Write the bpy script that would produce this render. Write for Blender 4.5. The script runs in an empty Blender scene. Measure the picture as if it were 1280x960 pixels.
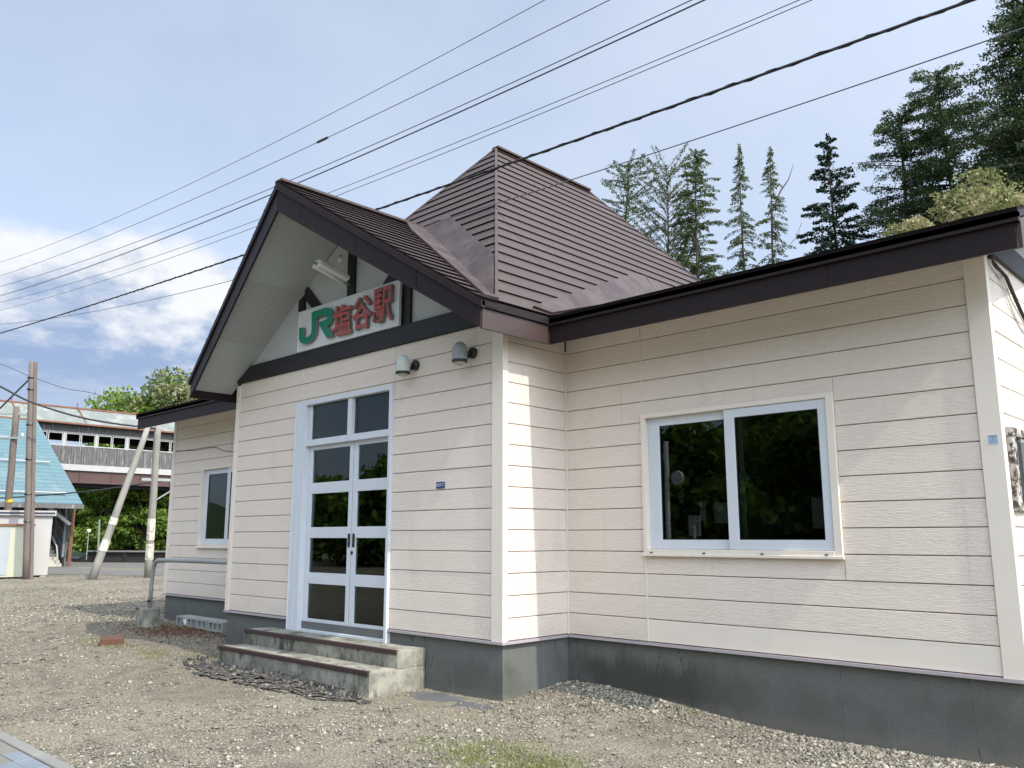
import bpy, math, random
import numpy as np
from mathutils import Vector, Matrix, noise
random.seed(7); rng = np.random.default_rng(7)
scene = bpy.context.scene
COL = scene.collection

# ------------------------------------------------------------------ camera
YAW, TILT, ROLL, FPX = -0.763, 0.17897, -0.0005, 1058.88
CAM = Vector((6.11017, -6.25442, 1.02522))
fw = Vector((math.sin(YAW)*math.cos(TILT), math.cos(YAW)*math.cos(TILT), math.sin(TILT)))
rt = Vector((math.cos(YAW), -math.sin(YAW), 0)); up = rt.cross(fw)
r2 = rt*math.cos(ROLL)+up*math.sin(ROLL); u2 = -rt*math.sin(ROLL)+up*math.cos(ROLL)
cd = bpy.data.cameras.new('camera'); cam = bpy.data.objects.new('camera', cd); COL.objects.link(cam)
M = Matrix((r2, u2, -fw)).transposed().to_4x4(); M.translation = CAM
cam.matrix_world = M
cd.sensor_width = 36; cd.lens = FPX/1280*36; cd.clip_end = 2000; cd.clip_start = .05
scene.camera = cam

# ------------------------------------------------------------------ sky + sun
SUN_EL, SUN_AZ_FRONT = math.radians(46), math.radians(2.8)   # the sun stands along +x, a touch in front of the facade
sun_dir = Vector((math.cos(SUN_EL)*math.cos(SUN_AZ_FRONT), -math.cos(SUN_EL)*math.sin(SUN_AZ_FRONT), math.sin(SUN_EL)))
sl = bpy.data.lights.new('sun', 'SUN'); so = bpy.data.objects.new('sun', sl); COL.objects.link(so)
sl.energy = 1.9; sl.angle = math.radians(.55); sl.color = (1, .91, .77)
so.rotation_euler = sun_dir.to_track_quat('Z', 'Y').to_euler(); so.location = (20, -5, 20)

w = bpy.data.worlds.new('World'); scene.world = w; w.use_nodes = True
nt = w.node_tree; nt.nodes.clear()
def N(t, **k):
    n = nt.nodes.new(t)
    for a, b in k.items():
        if hasattr(n, a): setattr(n, a, b)
    return n
L = nt.links.new
sky = N('ShaderNodeTexSky', sky_type='NISHITA', sun_disc=False)
sky.sun_elevation = SUN_EL; sky.sun_rotation = math.radians(90)+SUN_AZ_FRONT
sky.air_density = 1.0; sky.dust_density = 1.2; sky.ozone_density = 2.5
bg = N('ShaderNodeBackground'); bg.inputs[1].default_value = .10; L(sky.outputs[0], bg.inputs[0])
tc = N('ShaderNodeTexCoord'); sep = N('ShaderNodeSeparateXYZ'); L(tc.outputs['Generated'], sep.inputs[0])
def math_(op, a, b=None, c=None, clamp=False):
    n = N('ShaderNodeMath', operation=op); n.use_clamp = clamp
    for i, x in enumerate((a, b, c)):
        if x is None: continue
        if isinstance(x, (int, float)): n.inputs[i].default_value = x
        else: L(x, n.inputs[i])
    return n.outputs[0]
def sm(x, a, b):
    n = N('ShaderNodeMapRange', interpolation_type='SMOOTHSTEP'); L(x, n.inputs[0])
    n.inputs[1].default_value = a; n.inputs[2].default_value = b; return n.outputs[0]
def wnoise(scale, detail, rough, mul=(1, 1, 1), off=(0, 0, 0)):
    m = N('ShaderNodeMapping'); m.inputs['Scale'].default_value = mul; m.inputs['Location'].default_value = off
    L(tc.outputs['Generated'], m.inputs[0])
    n = N('ShaderNodeTexNoise'); n.inputs['Scale'].default_value = scale
    n.inputs['Detail'].default_value = detail; n.inputs['Roughness'].default_value = rough
    L(m.outputs[0], n.inputs['Vector']); return n.outputs[0]
z = sep.outputs[2]
# low cumulus bank: tops ragged by noise, white above, blue grey below
n1 = wnoise(4.5, 7, .56, (1, 1, 1.6), (3.1, .2, .4)); n2 = wnoise(2.2, 5, .5, (1, 1, 3.2), (1.3, 2.2, 0))
n3 = wnoise(9, 6, .6, (1, 1, 1.9), (0, 5.2, 0))
top = math_('ADD', math_('MULTIPLY', n1, .36), .130)
bank = sm(math_('SUBTRACT', top, z), -.008, .05)
shade = sm(math_('ADD', math_('SUBTRACT', z, .248), math_('MULTIPLY', math_('SUBTRACT', n3, .5), .70)), -.07, .10)
streak = sm(wnoise(6, 6, .6, (1, 1, 5.5), (4.2, 1.1, .7)), .44, .66)
shade = math_('MAXIMUM', shade, math_('MULTIPLY', streak, .42))
ccol = N('ShaderNodeMix', data_type='RGBA'); L(shade, ccol.inputs[0])
ccol.inputs[6].default_value = (.150, .205, .315, 1); ccol.inputs[7].default_value = (.445, .45, .46, 1)
low = sm(math_('ADD', z, math_('MULTIPLY', n2, .10)), .10, .19)        # thins out to blue haze at the horizon
side = sm(math_('ADD', math_('MULTIPLY', sep.outputs[0], -1), math_('MULTIPLY', n2, .5)), .72, 1.05)
bankm = math_('MULTIPLY', math_('MULTIPLY', bank, side), math_('ADD', math_('MULTIPLY', low, .10), .83))
# high thin veil all over
v1 = wnoise(1.3, 5, .55, (1, 1, 1.5), (7, 1, 2)); v2 = wnoise(5, 5, .6, (1, 1, 2.5), (2, 8, 1))
veil = math_('ADD', math_('MULTIPLY', sm(v1, .3, .7), .26), math_('ADD', math_('MULTIPLY', v2, .10), .38))
# haze glow towards the sun, added out of view to brighten the shaded facade
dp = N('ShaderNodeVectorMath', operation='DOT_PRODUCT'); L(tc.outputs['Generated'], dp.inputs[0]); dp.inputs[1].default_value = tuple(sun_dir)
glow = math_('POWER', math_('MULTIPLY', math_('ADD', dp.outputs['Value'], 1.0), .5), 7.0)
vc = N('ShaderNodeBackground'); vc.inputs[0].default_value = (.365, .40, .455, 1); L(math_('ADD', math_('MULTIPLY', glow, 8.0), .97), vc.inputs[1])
hz = N('ShaderNodeMix', data_type='RGBA'); L(sm(z, .185, .115), hz.inputs[0]); L(ccol.outputs[2], hz.inputs[6]); hz.inputs[7].default_value = (.225, .275, .365, 1)
cb = N('ShaderNodeBackground'); L(hz.outputs[2], cb.inputs[0]); cb.inputs[1].default_value = 1.0
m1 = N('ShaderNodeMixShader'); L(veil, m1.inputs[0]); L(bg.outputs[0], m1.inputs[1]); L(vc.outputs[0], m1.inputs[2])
m2 = N('ShaderNodeMixShader'); L(bankm, m2.inputs[0]); L(m1.outputs[0], m2.inputs[1]); L(cb.outputs[0], m2.inputs[2])
wo = N('ShaderNodeOutputWorld'); L(m2.outputs[0], wo.inputs[0])
scene.view_settings.view_transform = 'Standard'; scene.view_settings.look = 'None'
scene.view_settings.exposure = 1.15; scene.view_settings.gamma = 1

# ------------------------------------------------------------------ materials
class MT:
    """small node helper"""
    def __init__(s, name):
        s.m = bpy.data.materials.new(name); s.m.use_nodes = True; s.nt = s.m.node_tree
        s.b = s.nt.nodes['Principled BSDF']; s.out = s.nt.nodes['Material Output']
        g = s.nt.nodes.new('ShaderNodeNewGeometry'); s.geo = g; s.pos = g.outputs['Position']
    def n(s, t, **k):
        x = s.nt.nodes.new(t)
        for a, b in k.items(): setattr(x, a, b)
        return x
    def l(s, a, b): s.nt.links.new(a, b)
    def noise(s, scale, detail=4, rough=.55, mul=(1, 1, 1), dist=0):
        mp = s.n('ShaderNodeMapping'); mp.inputs['Scale'].default_value = mul; s.l(s.pos, mp.inputs[0])
        t = s.n('ShaderNodeTexNoise'); t.inputs['Scale'].default_value = scale; t.inputs['Detail'].default_value = detail
        t.inputs['Roughness'].default_value = rough; t.inputs['Distortion'].default_value = dist; s.l(mp.outputs[0], t.inputs['Vector'])
        return t.outputs[0]
    def ramp(s, x, a, b, smooth=True):
        n = s.n('ShaderNodeMapRange', interpolation_type='SMOOTHSTEP'); s.l(x, n.inputs[0]); n.inputs[1].default_value = a; n.inputs[2].default_value = b
        return n.outputs[0]
    def mix(s, f, a, b, mode='MIX'):
        n = s.n('ShaderNodeMix', data_type='RGBA', blend_type=mode)
        for i, x in ((0, f), (6, a), (7, b)):
            if isinstance(x, (int, float)): n.inputs[i].default_value = x
            elif isinstance(x, tuple): n.inputs[i].default_value = (*x, 1)
            else: s.l(x, n.inputs[i])
        return n.outputs[2]
    def math(s, op, a, b=0.0):
        n = s.n('ShaderNodeMath', operation=op)
        for i, x in enumerate((a, b)):
            if isinstance(x, (int, float)): n.inputs[i].default_value = x
            else: s.l(x, n.inputs[i])
        return n.outputs[0]
    def bump(s, h, strength=.3, dist=.01, prev=None):
        n = s.n('ShaderNodeBump'); n.inputs['Strength'].default_value = strength; n.inputs['Distance'].default_value = dist
        s.l(h, n.inputs['Height'])
        if prev: s.l(prev, n.inputs['Normal'])
        s.l(n.outputs[0], s.b.inputs['Normal']); return n.outputs[0]
    def set(s, col=None, rough=None, metal=None, spec=None):
        for k, v in (('Base Color', col), ('Roughness', rough), ('Metallic', metal), ('Specular IOR Level', spec)):
            if v is None: continue
            if isinstance(v, tuple): s.b.inputs[k].default_value = (*v, 1)
            elif isinstance(v, (int, float)): s.b.inputs[k].default_value = v
            else: s.l(v, s.b.inputs[k])
        return s.m

def simple(name, c, rough=.6, metal=0, var=.12, scale=3, bump=.15, bscale=60, bdist=.004, mul=(1, 1, 1), spec=.5):
    t = MT(name); d = tuple(x*(1-var*1.6) for x in c); e = tuple(min(1, x*(1+var)) for x in c)
    col = t.mix(t.noise(scale, 6, .6, mul), d, e); t.set(col, rough, metal, spec)
    if bump: t.bump(t.noise(bscale, 4, .6, mul), bump, bdist)
    return t.m

def siding():
    t = MT('cream_siding')
    isl = t.geo.outputs['Random Per Island']
    a = t.mix(t.noise(.9, 5, .6), (.775, .68, .582), (.84, .745, .65))
    a = t.mix(t.ramp(isl, 0, 1), a, (.82, .72, .622)); 
    dirt = t.ramp(t.noise(1.6, 7, .7, (1.2, 1.2, .55)), .52, .78)
    a = t.mix(t.math('MULTIPLY', dirt, .45), a, (.60, .53, .44))
    drip = t.ramp(t.noise(5, 4, .6, (2.2, 2.2, .10)), .60, .80)
    a = t.mix(t.math('MULTIPLY', drip, .32), a, (.52, .46, .38))
    sp = t.n('ShaderNodeSeparateXYZ'); t.l(t.pos, sp.inputs[0])
    spl = t.ramp(t.math('ADD', sp.outputs[2], t.math('MULTIPLY', t.noise(3, 5, .7), .5)), .48, .16)
    a = t.mix(t.math('MULTIPLY', spl, .22), a, (.52, .45, .36))
    speck = t.ramp(t.noise(30, 3, .5), .735, .77)
    a = t.mix(t.math('MULTIPLY', speck, .45), a, (.36, .31, .25))
    g = t.noise(13, 5, .66, (1, 1, 8.0), .6)
    a = t.mix(t.math('MULTIPLY', t.ramp(g, .60, .38), .16), a, (.50, .45, .39))
    t.set(a, .42, 0, .4)
    g2 = t.noise(55, 2, .5, (1, 1, 3.0))
    t.bump(t.math('ADD', g, t.math('MULTIPLY', g2, .3)), .75, .014)
    return t.m
def smooth_cream():
    return simple('cream_trim', (.785, .71, .612), .42, var=.05, bump=.05)
def concrete():
    t = MT('foundation_concrete')
    a = t.mix(t.noise(1.8, 8, .7), (.085, .094, .088), (.165, .172, .158))
    a = t.mix(t.math('MULTIPLY', t.ramp(t.noise(60, 3, .6), .35, .7), .35), a, (.19, .195, .18))
    sp = t.n('ShaderNodeSeparateXYZ'); t.l(t.pos, sp.inputs[0])
    h = t.math('ADD', sp.outputs[2], t.math('MULTIPLY', t.noise(3.5, 8, .72, (1, 1, .22)), .62))
    wet = t.ramp(h, .20, -.02)
    pat = t.math('MULTIPLY', t.ramp(t.math('ADD', sp.outputs[0], t.noise(2, 3, .5)), .3, .9), t.ramp(t.math('ADD', sp.outputs[0], t.noise(2, 3, .5)), 3.2, 1.9))
    pat = t.math('MAXIMUM', pat, t.math('MULTIPLY', t.ramp(t.noise(.9, 4, .6), .45, .6), .45))
    a = t.mix(t.math('MULTIPLY', t.math('MULTIPLY', wet, pat), .80), a, (.042, .043, .035))
    mud = t.ramp(t.math('ADD', sp.outputs[2], t.math('MULTIPLY', t.noise(9, 5, .7), .18)), -.38, -.52)
    a = t.mix(t.math('MULTIPLY', mud, .45), a, (.20, .18, .145))
    a = t.mix(t.math('MULTIPLY', t.ramp(t.noise(3, 6, .75, (3.5, 3.5, .16)), .60, .72), .38), a, (.30, .31, .28))
    cr = t.n('ShaderNodeTexVoronoi', feature='DISTANCE_TO_EDGE'); cr.inputs['Scale'].default_value = .8; mp = t.n('ShaderNodeMapping'); t.l(t.pos, mp.inputs[0]); mp.inputs['Scale'].default_value = (1, 1, .25); mp.inputs['Rotation'].default_value = (.0, .0, 0); t.l(mp.outputs[0], cr.inputs['Vector'])
    crk = t.ramp(t.math('ADD', cr.outputs[0], t.math('MULTIPLY', t.noise(12, 4, .7), .018)), .0115, .0085)
    a = t.mix(t.math('MULTIPLY', crk, .7), a, (.03, .03, .028))
    t.set(a, .85, 0, .3); t.bump(t.math('SUBTRACT', t.noise(70, 5, .7), crk), .4, .006); return t.m
def step_concrete():
    t = MT('step_concrete')
    a = t.mix(t.ramp(t.noise(2.8, 9, .75), .36, .64), (.17, .165, .135), (.36, .35, .295))
    a = t.mix(t.ramp(t.noise(5, 7, .75, (1, 1, .35)), .50, .66), a, (.07, .066, .048))
    a = t.mix(t.math('MULTIPLY', t.ramp(t.noise(1.7, 5, .6), .6, .75), .5), a, (.26, .18, .10))
    t.set(a, .9, 0, .25); t.bump(t.noise(45, 6, .7), .5, .008); return t.m
def roof():
    t = MT('brown_roof_metal')
    a = t.mix(t.noise(1.1, 6, .6), (.056, .039, .035), (.088, .064, .057))
    a = t.mix(t.math('MULTIPLY', t.ramp(t.noise(7, 7, .75), .56, .74), .55), a, (.165, .128, .118))
    a = t.mix(t.math('MULTIPLY', t.ramp(t.geo.outputs['Random Per Island'], 0, 1), .3), a, (.066, .047, .043))
    t.set(a, .44, .0, .25); t.bump(t.noise(3.5, 3, .5), .25, .05); return t.m
def fascia():
    t = MT('dark_brown_fascia')
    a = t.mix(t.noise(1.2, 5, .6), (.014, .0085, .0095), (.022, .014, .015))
    t.set(a, .5, 0, .2); return t.m
def soffit():
    t = MT('perforated_soffit')
    vo = t.n('ShaderNodeTexVoronoi'); vo.voronoi_dimensions = '2D'; vo.inputs['Scale'].default_value = 30; vo.inputs['Randomness'].default_value = 0; t.l(t.pos, vo.inputs['Vector'])
    dots = t.ramp(vo.outputs['Distance'], .30, .22)
    a = t.mix(dots, (.42, .44, .43), (.16, .17, .165)); t.set(a, .8, 0, .2); return t.m
def glass():
    t = MT('window_glass'); nt = t.nt; nt.nodes.remove(t.b)
    fr = t.n('ShaderNodeFresnel'); fr.inputs[0].default_value = 1.45
    f = t.math('ADD', t.math('MULTIPLY', fr.outputs[0], .98), .0)
    g = t.n('ShaderNodeBsdfGlossy'); g.inputs['Roughness'].default_value = .0; g.inputs[0].default_value = (.95, 1, .97, 1)
    bp = t.n('ShaderNodeBump'); bp.inputs['Strength'].default_value = .10; bp.inputs['Distance'].default_value = .004
    t.l(t.noise(1.3, 2, .4), bp.inputs['Height']); t.l(bp.outputs[0], g.inputs['Normal'])
    tr = t.n('ShaderNodeBsdfTransparent'); tr.inputs[0].default_value = (.52, .56, .55, 1)
    mx = t.n('ShaderNodeMixShader'); t.l(f, mx.inputs[0]); t.l(tr.outputs[0], mx.inputs[1]); t.l(g.outputs[0], mx.inputs[2])
    t.l(mx.outputs[0], t.out.inputs[0]); return t.m
def leafmat(name, a, b, c=None, trans=.35, rough=.65):
    t = MT(name); isl = t.geo.outputs['Random Per Island']
    col = t.mix(isl, a, b)
    if c:
        col = t.mix(t.ramp(t.noise(.55, 4, .6), .44, .60), col, c)
    t.set(col, rough, 0, .25)
    tl = t.n('ShaderNodeBsdfTranslucent'); t.l(col, tl.inputs[0])
    mx = t.n('ShaderNodeMixShader'); mx.inputs[0].default_value = trans; t.l(t.b.outputs[0], mx.inputs[1]); t.l(tl.outputs[0], mx.inputs[2])
    t.l(mx.outputs[0], t.out.inputs[0]); return t.m
def gravel_ground():
    t = MT('gravel_ground')
    big = t.noise(.35, 6, .6); fine = t.noise(38, 6, .72); mid = t.noise(4, 7, .68)
    a = t.mix(fine, (.11, .096, .070), (.42, .38, .285))
    a = t.mix(t.math('MULTIPLY', t.ramp(mid, .44, .62), .75), a, (.155, .138, .108))
    a = t.mix(t.math('MULTIPLY', t.ramp(big, .42, .62), .45), a, (.38, .34, .255))
    vo = t.n('ShaderNodeTexVoronoi'); vo.inputs['Scale'].default_value = 42; t.l(t.pos, vo.inputs['Vector'])
    a = t.mix(t.math('MULTIPLY', t.ramp(vo.outputs['Distance'], .30, .55), .55), a, (.08, .075, .064))
    t.set(a, .95, 0, .15)
    t.bump(t.math('SUBTRACT', t.math('MULTIPLY', fine, .6), vo.outputs['Distance']), .8, .02); return t.m
def stone():
    t = MT('gravel_stone'); isl = t.geo.outputs['Random Per Island']
    cr = t.n('ShaderNodeValToRGB'); t.l(isl, cr.inputs[0]); e = cr.color_ramp.elements
    e[0].position = 0; e[0].color = (.08, .075, .066, 1); e[1].position = 1; e[1].color = (.44, .41, .33, 1)
    for p, c in ((.35, (.19, .175, .145)), (.6, (.28, .26, .21)), (.82, (.38, .35, .28)), (.95, (.36, .33, .26))):
        q = e.new(p); q.color = (*c, 1)
    a = t.mix(t.math('MULTIPLY', t.ramp(t.noise(1.1, 6, .65), .42, .62), .6), cr.outputs[0], (.165, .148, .118)); a = t.mix(t.math('MULTIPLY', t.ramp(t.noise(2.6, 5, .6), .56, .68), .5), a, (.30, .255, .19))
    t.set(a, .9, 0, .2); return t.m
def old_wood():
    t = MT('weathered_grey_wood')
    isl = t.geo.outputs['Random Per Island']
    a = t.mix(isl, (.05, .048, .046), (.17, .165, .16))
    a = t.mix(t.ramp(t.noise(3, 6, .7, (3, 3, .5)), .5, .72), a, (.30, .29, .28)); t.set(a, .9, 0, .2); return t.m
def pole_wood():
    t = MT('pole_wood')
    a = t.mix(t.noise(6, 6, .7, (3, 3, .25)), (.065, .052, .044), (.235, .20, .175)); t.set(a, .9, 0, .2)
    t.bump(t.noise(14, 4, .6, (3, 3, .2)), .6, .02); return t.m
def blue_roof():
    t = MT('pale_blue_roof_metal'); isl = t.geo.outputs['Random Per Island']
    a = t.mix(isl, (.085, .15, .175), (.12, .195, .215)); a = t.mix(t.ramp(t.noise(.8, 5, .6), .5, .72), a, (.16, .21, .21)); t.set(a, .5, 0, .3); return t.m

SID = siding(); TRIM = smooth_cream(); CON = concrete(); STEP = step_concrete(); ROOF = roof(); FAS = fascia(); SOFP = soffit(); GLS = glass()
GROOVE = simple('brown_groove_backing', (.13, .085, .065), .8, var=.2, bump=0)
FLM = MT('flashing_sheet_metal'); FLM.set(FLM.mix(FLM.ramp(FLM.noise(2.2, 7, .7), .38, .66), (.046, .031, .028), (.084, .060, .053)), .42, .0, .3); FLM.bump(FLM.noise(2.6, 3, .5), .55, .06); FLM = FLM.m
LAPD = simple('folded_edge_lap_shade', (.010, .007, .007), .7, bump=0, spec=.1)  # folded edges blackened to paint the shade line under each lap
SOF = simple('pale_soffit', (.40, .43, .41), .7, var=.06, bump=.05)
STUC = simple('pale_gable_stucco', (.52, .545, .55), .8, var=.08, scale=6, bump=.5, bscale=90, bdist=.006)
TIMB = simple('black_gable_timber', (.014, .013, .017), .6, var=.2)
ALU = simple('white_aluminium', (.62, .655, .69), .38, .0, var=.05, scale=8, bump=.0, spec=.6)
RUBBER = simple('black_rubber', (.012, .012, .013), .6)
NOSE = simple('maroon_rubber_nosing', (.055, .028, .026), .7, var=.3)
FLASHW = simple('lavender_flashing', (.42, .38, .40), .4, var=.08)
BLKM = simple('black_metal', (.012, .012, .014), .4, var=.1)
MILK = simple('milky_glass_shade', (.55, .60, .56), .35, var=.08)
GREYG = MT('dirty_grey_shade'); GREYG.set(GREYG.mix(GREYG.noise(22, 6, .7), (.17, .19, .20), (.40, .43, .44)), .4); GREYG = GREYG.m
LENS = simple('ribbed_lens', (.42, .42, .36), .25, var=.1, mul=(1, 1, 6), bscale=30)
GALV = MT('galvanised_steel'); GALV.set(GALV.mix(GALV.noise(30, 5, .7), (.20, .22, .22), (.40, .42, .41)), .5, .35); GALV = GALV.m
WHITE = simple('white_paint', (.70, .71, .70), .5, var=.06)
SIGNW = simple('sign_white', (.66, .68, .68), .45, var=.05)
GREEN = simple('sign_green', (.0, .20, .115), .4, var=.08)
GREENS = simple('letter_side_grey', (.20, .19, .17), .6)
RED = MT('faded_red'); RED.set(RED.mix(RED.ramp(RED.noise(9, 4, .6), .42, .62), (.42, .085, .07), (.37, .055, .045)), .5); RED = RED.m
BLUE = simple('blue_enamel', (.02, .06, .19), .35)
STICK = simple('pale_blue_sticker', (.38, .52, .66), .4)
INT = simple('interior_wall', (.16, .155, .14), .8, bump=0)
INTF = simple('interior_floor', (.045, .042, .04), .6, bump=0)
PAPER = simple('poster_paper', (.50, .50, .46), .7, var=.15, bump=0)
INK = simple('printed_ink', (.05, .06, .10), .7, bump=0)
BLIND = simple('roller_blind', (.34, .40, .38), .6, var=.2, scale=10, mul=(1, 1, 9), bump=.3, bscale=25)
BRICK = simple('rusty_red_lid', (.12, .055, .035), .85, var=.35, scale=8)
BLOCKM = simple('grey_block', (.33, .34, .32), .9, var=.2, bump=.6)
SHEETB = MT('torn_black_sheet'); SHEETB.set(SHEETB.mix(SHEETB.ramp(SHEETB.noise(11, 7, .75, (1.2, 2.5, 1), 1.5), .50, .60), (.02, .02, .021), (.27, .24, .19)), .7); SHEETB.bump(SHEETB.noise(10, 5, .6), 1, .05); SHEETB = SHEETB.m
ASPH = simple('grey_asphalt', (.105, .108, .112), .9, var=.3, scale=6, bump=.7, bscale=80, bdist=.01)
OWOOD = old_wood(); PWOOD = pole_wood(); BROOF = blue_roof()
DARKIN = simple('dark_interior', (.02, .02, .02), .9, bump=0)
GIRD = simple('rust_brown_girder', (.085, .045, .038), .6, var=.25, scale=1)
PATINA = MT('patina_roof_metal'); PATINA.set(PATINA.mix(PATINA.ramp(PATINA.noise(1.2, 6, .7), .45, .65), (.16, .18, .165), (.25, .255, .23)), .6); PATINA = PATINA.m
RUST = simple('rusty_edge', (.23, .10, .06), .8, var=.5, scale=2)
WWOOD = simple('white_painted_wood', (.40, .40, .38), .7, var=.15)
CPOLE = simple('concrete_pole', (.28, .27, .235), .85, var=.2)
YWHITE = MT('flaking_white_band'); YWHITE.set(YWHITE.mix(YWHITE.ramp(YWHITE.noise(7, 6, .7), .5, .6), (.62, .61, .50), (.32, .30, .26)), .8); YWHITE = YWHITE.m
CREAM = simple('cream_locker', (.45, .45, .34), .5, var=.05)
GREYD = simple('grey_locker_door', (.34, .38, .40), .5, var=.05)
PINKW = simple('pinkish_white_panel', (.42, .405, .395), .6, var=.05)
NAVY = simple('navy_strip', (.03, .035, .06), .5)
GRASSM = leafmat('weed_leaf', (.13, .16, .045), (.30, .30, .12), trans=.3)
DEADL = leafmat('dead_leaf', (.07, .035, .018), (.20, .11, .06), trans=.1)
SLAB = simple('brown_grey_slab', (.17, .16, .14), .8, var=.25, scale=3, bump=.4)
SLABB = simple('blue_grey_slab', (.16, .185, .21), .8, var=.2, scale=3, bump=.4)
KERB = simple('kerb_stone', (.20, .195, .18), .85, var=.2, bump=.4)
WIRE = simple('wire_black', (.02, .02, .024), .6, bump=0)
WIREG = simple('wire_grey', (.10, .10, .12), .6, bump=0)
GND = gravel_ground(); STN = stone()
HILL = simple('hill_undergrowth', (.035, .055, .018), .95, var=.4, scale=.5, bump=.8, bscale=3, bdist=.3)
BARK = simple('tree_bark', (.085, .065, .05), .9, var=.3, scale=4, mul=(2, 2, .4))
L_LARCH = leafmat('larch_needles', (.05, .085, .026), (.105, .15, .05))
L_LARCHD = leafmat('larch_needles_dense', (.022, .048, .017), (.075, .115, .036), trans=.25)
L_SPRUCE = leafmat('spruce_needles', (.014, .032, .022), (.035, .06, .035), trans=.15)
L_BLOSG = leafmat('leaves_with_some_blossom', (.06, .11, .025), (.15, .21, .055), (.30, .29, .15), trans=.35)
L_BROAD = leafmat('broad_leaves', (.09, .17, .028), (.25, .36, .06), trans=.4)
L_BROADD = leafmat('broad_leaves_dark', (.035, .075, .015), (.10, .16, .03), trans=.35)
L_BLOS = leafmat('leaves_with_blossom', (.09, .125, .035), (.25, .25, .105), (.42, .38, .21), trans=.35)
L_BACK = leafmat('forest_leaves', (.05, .11, .015), (.22, .34, .05), trans=.4)

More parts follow.
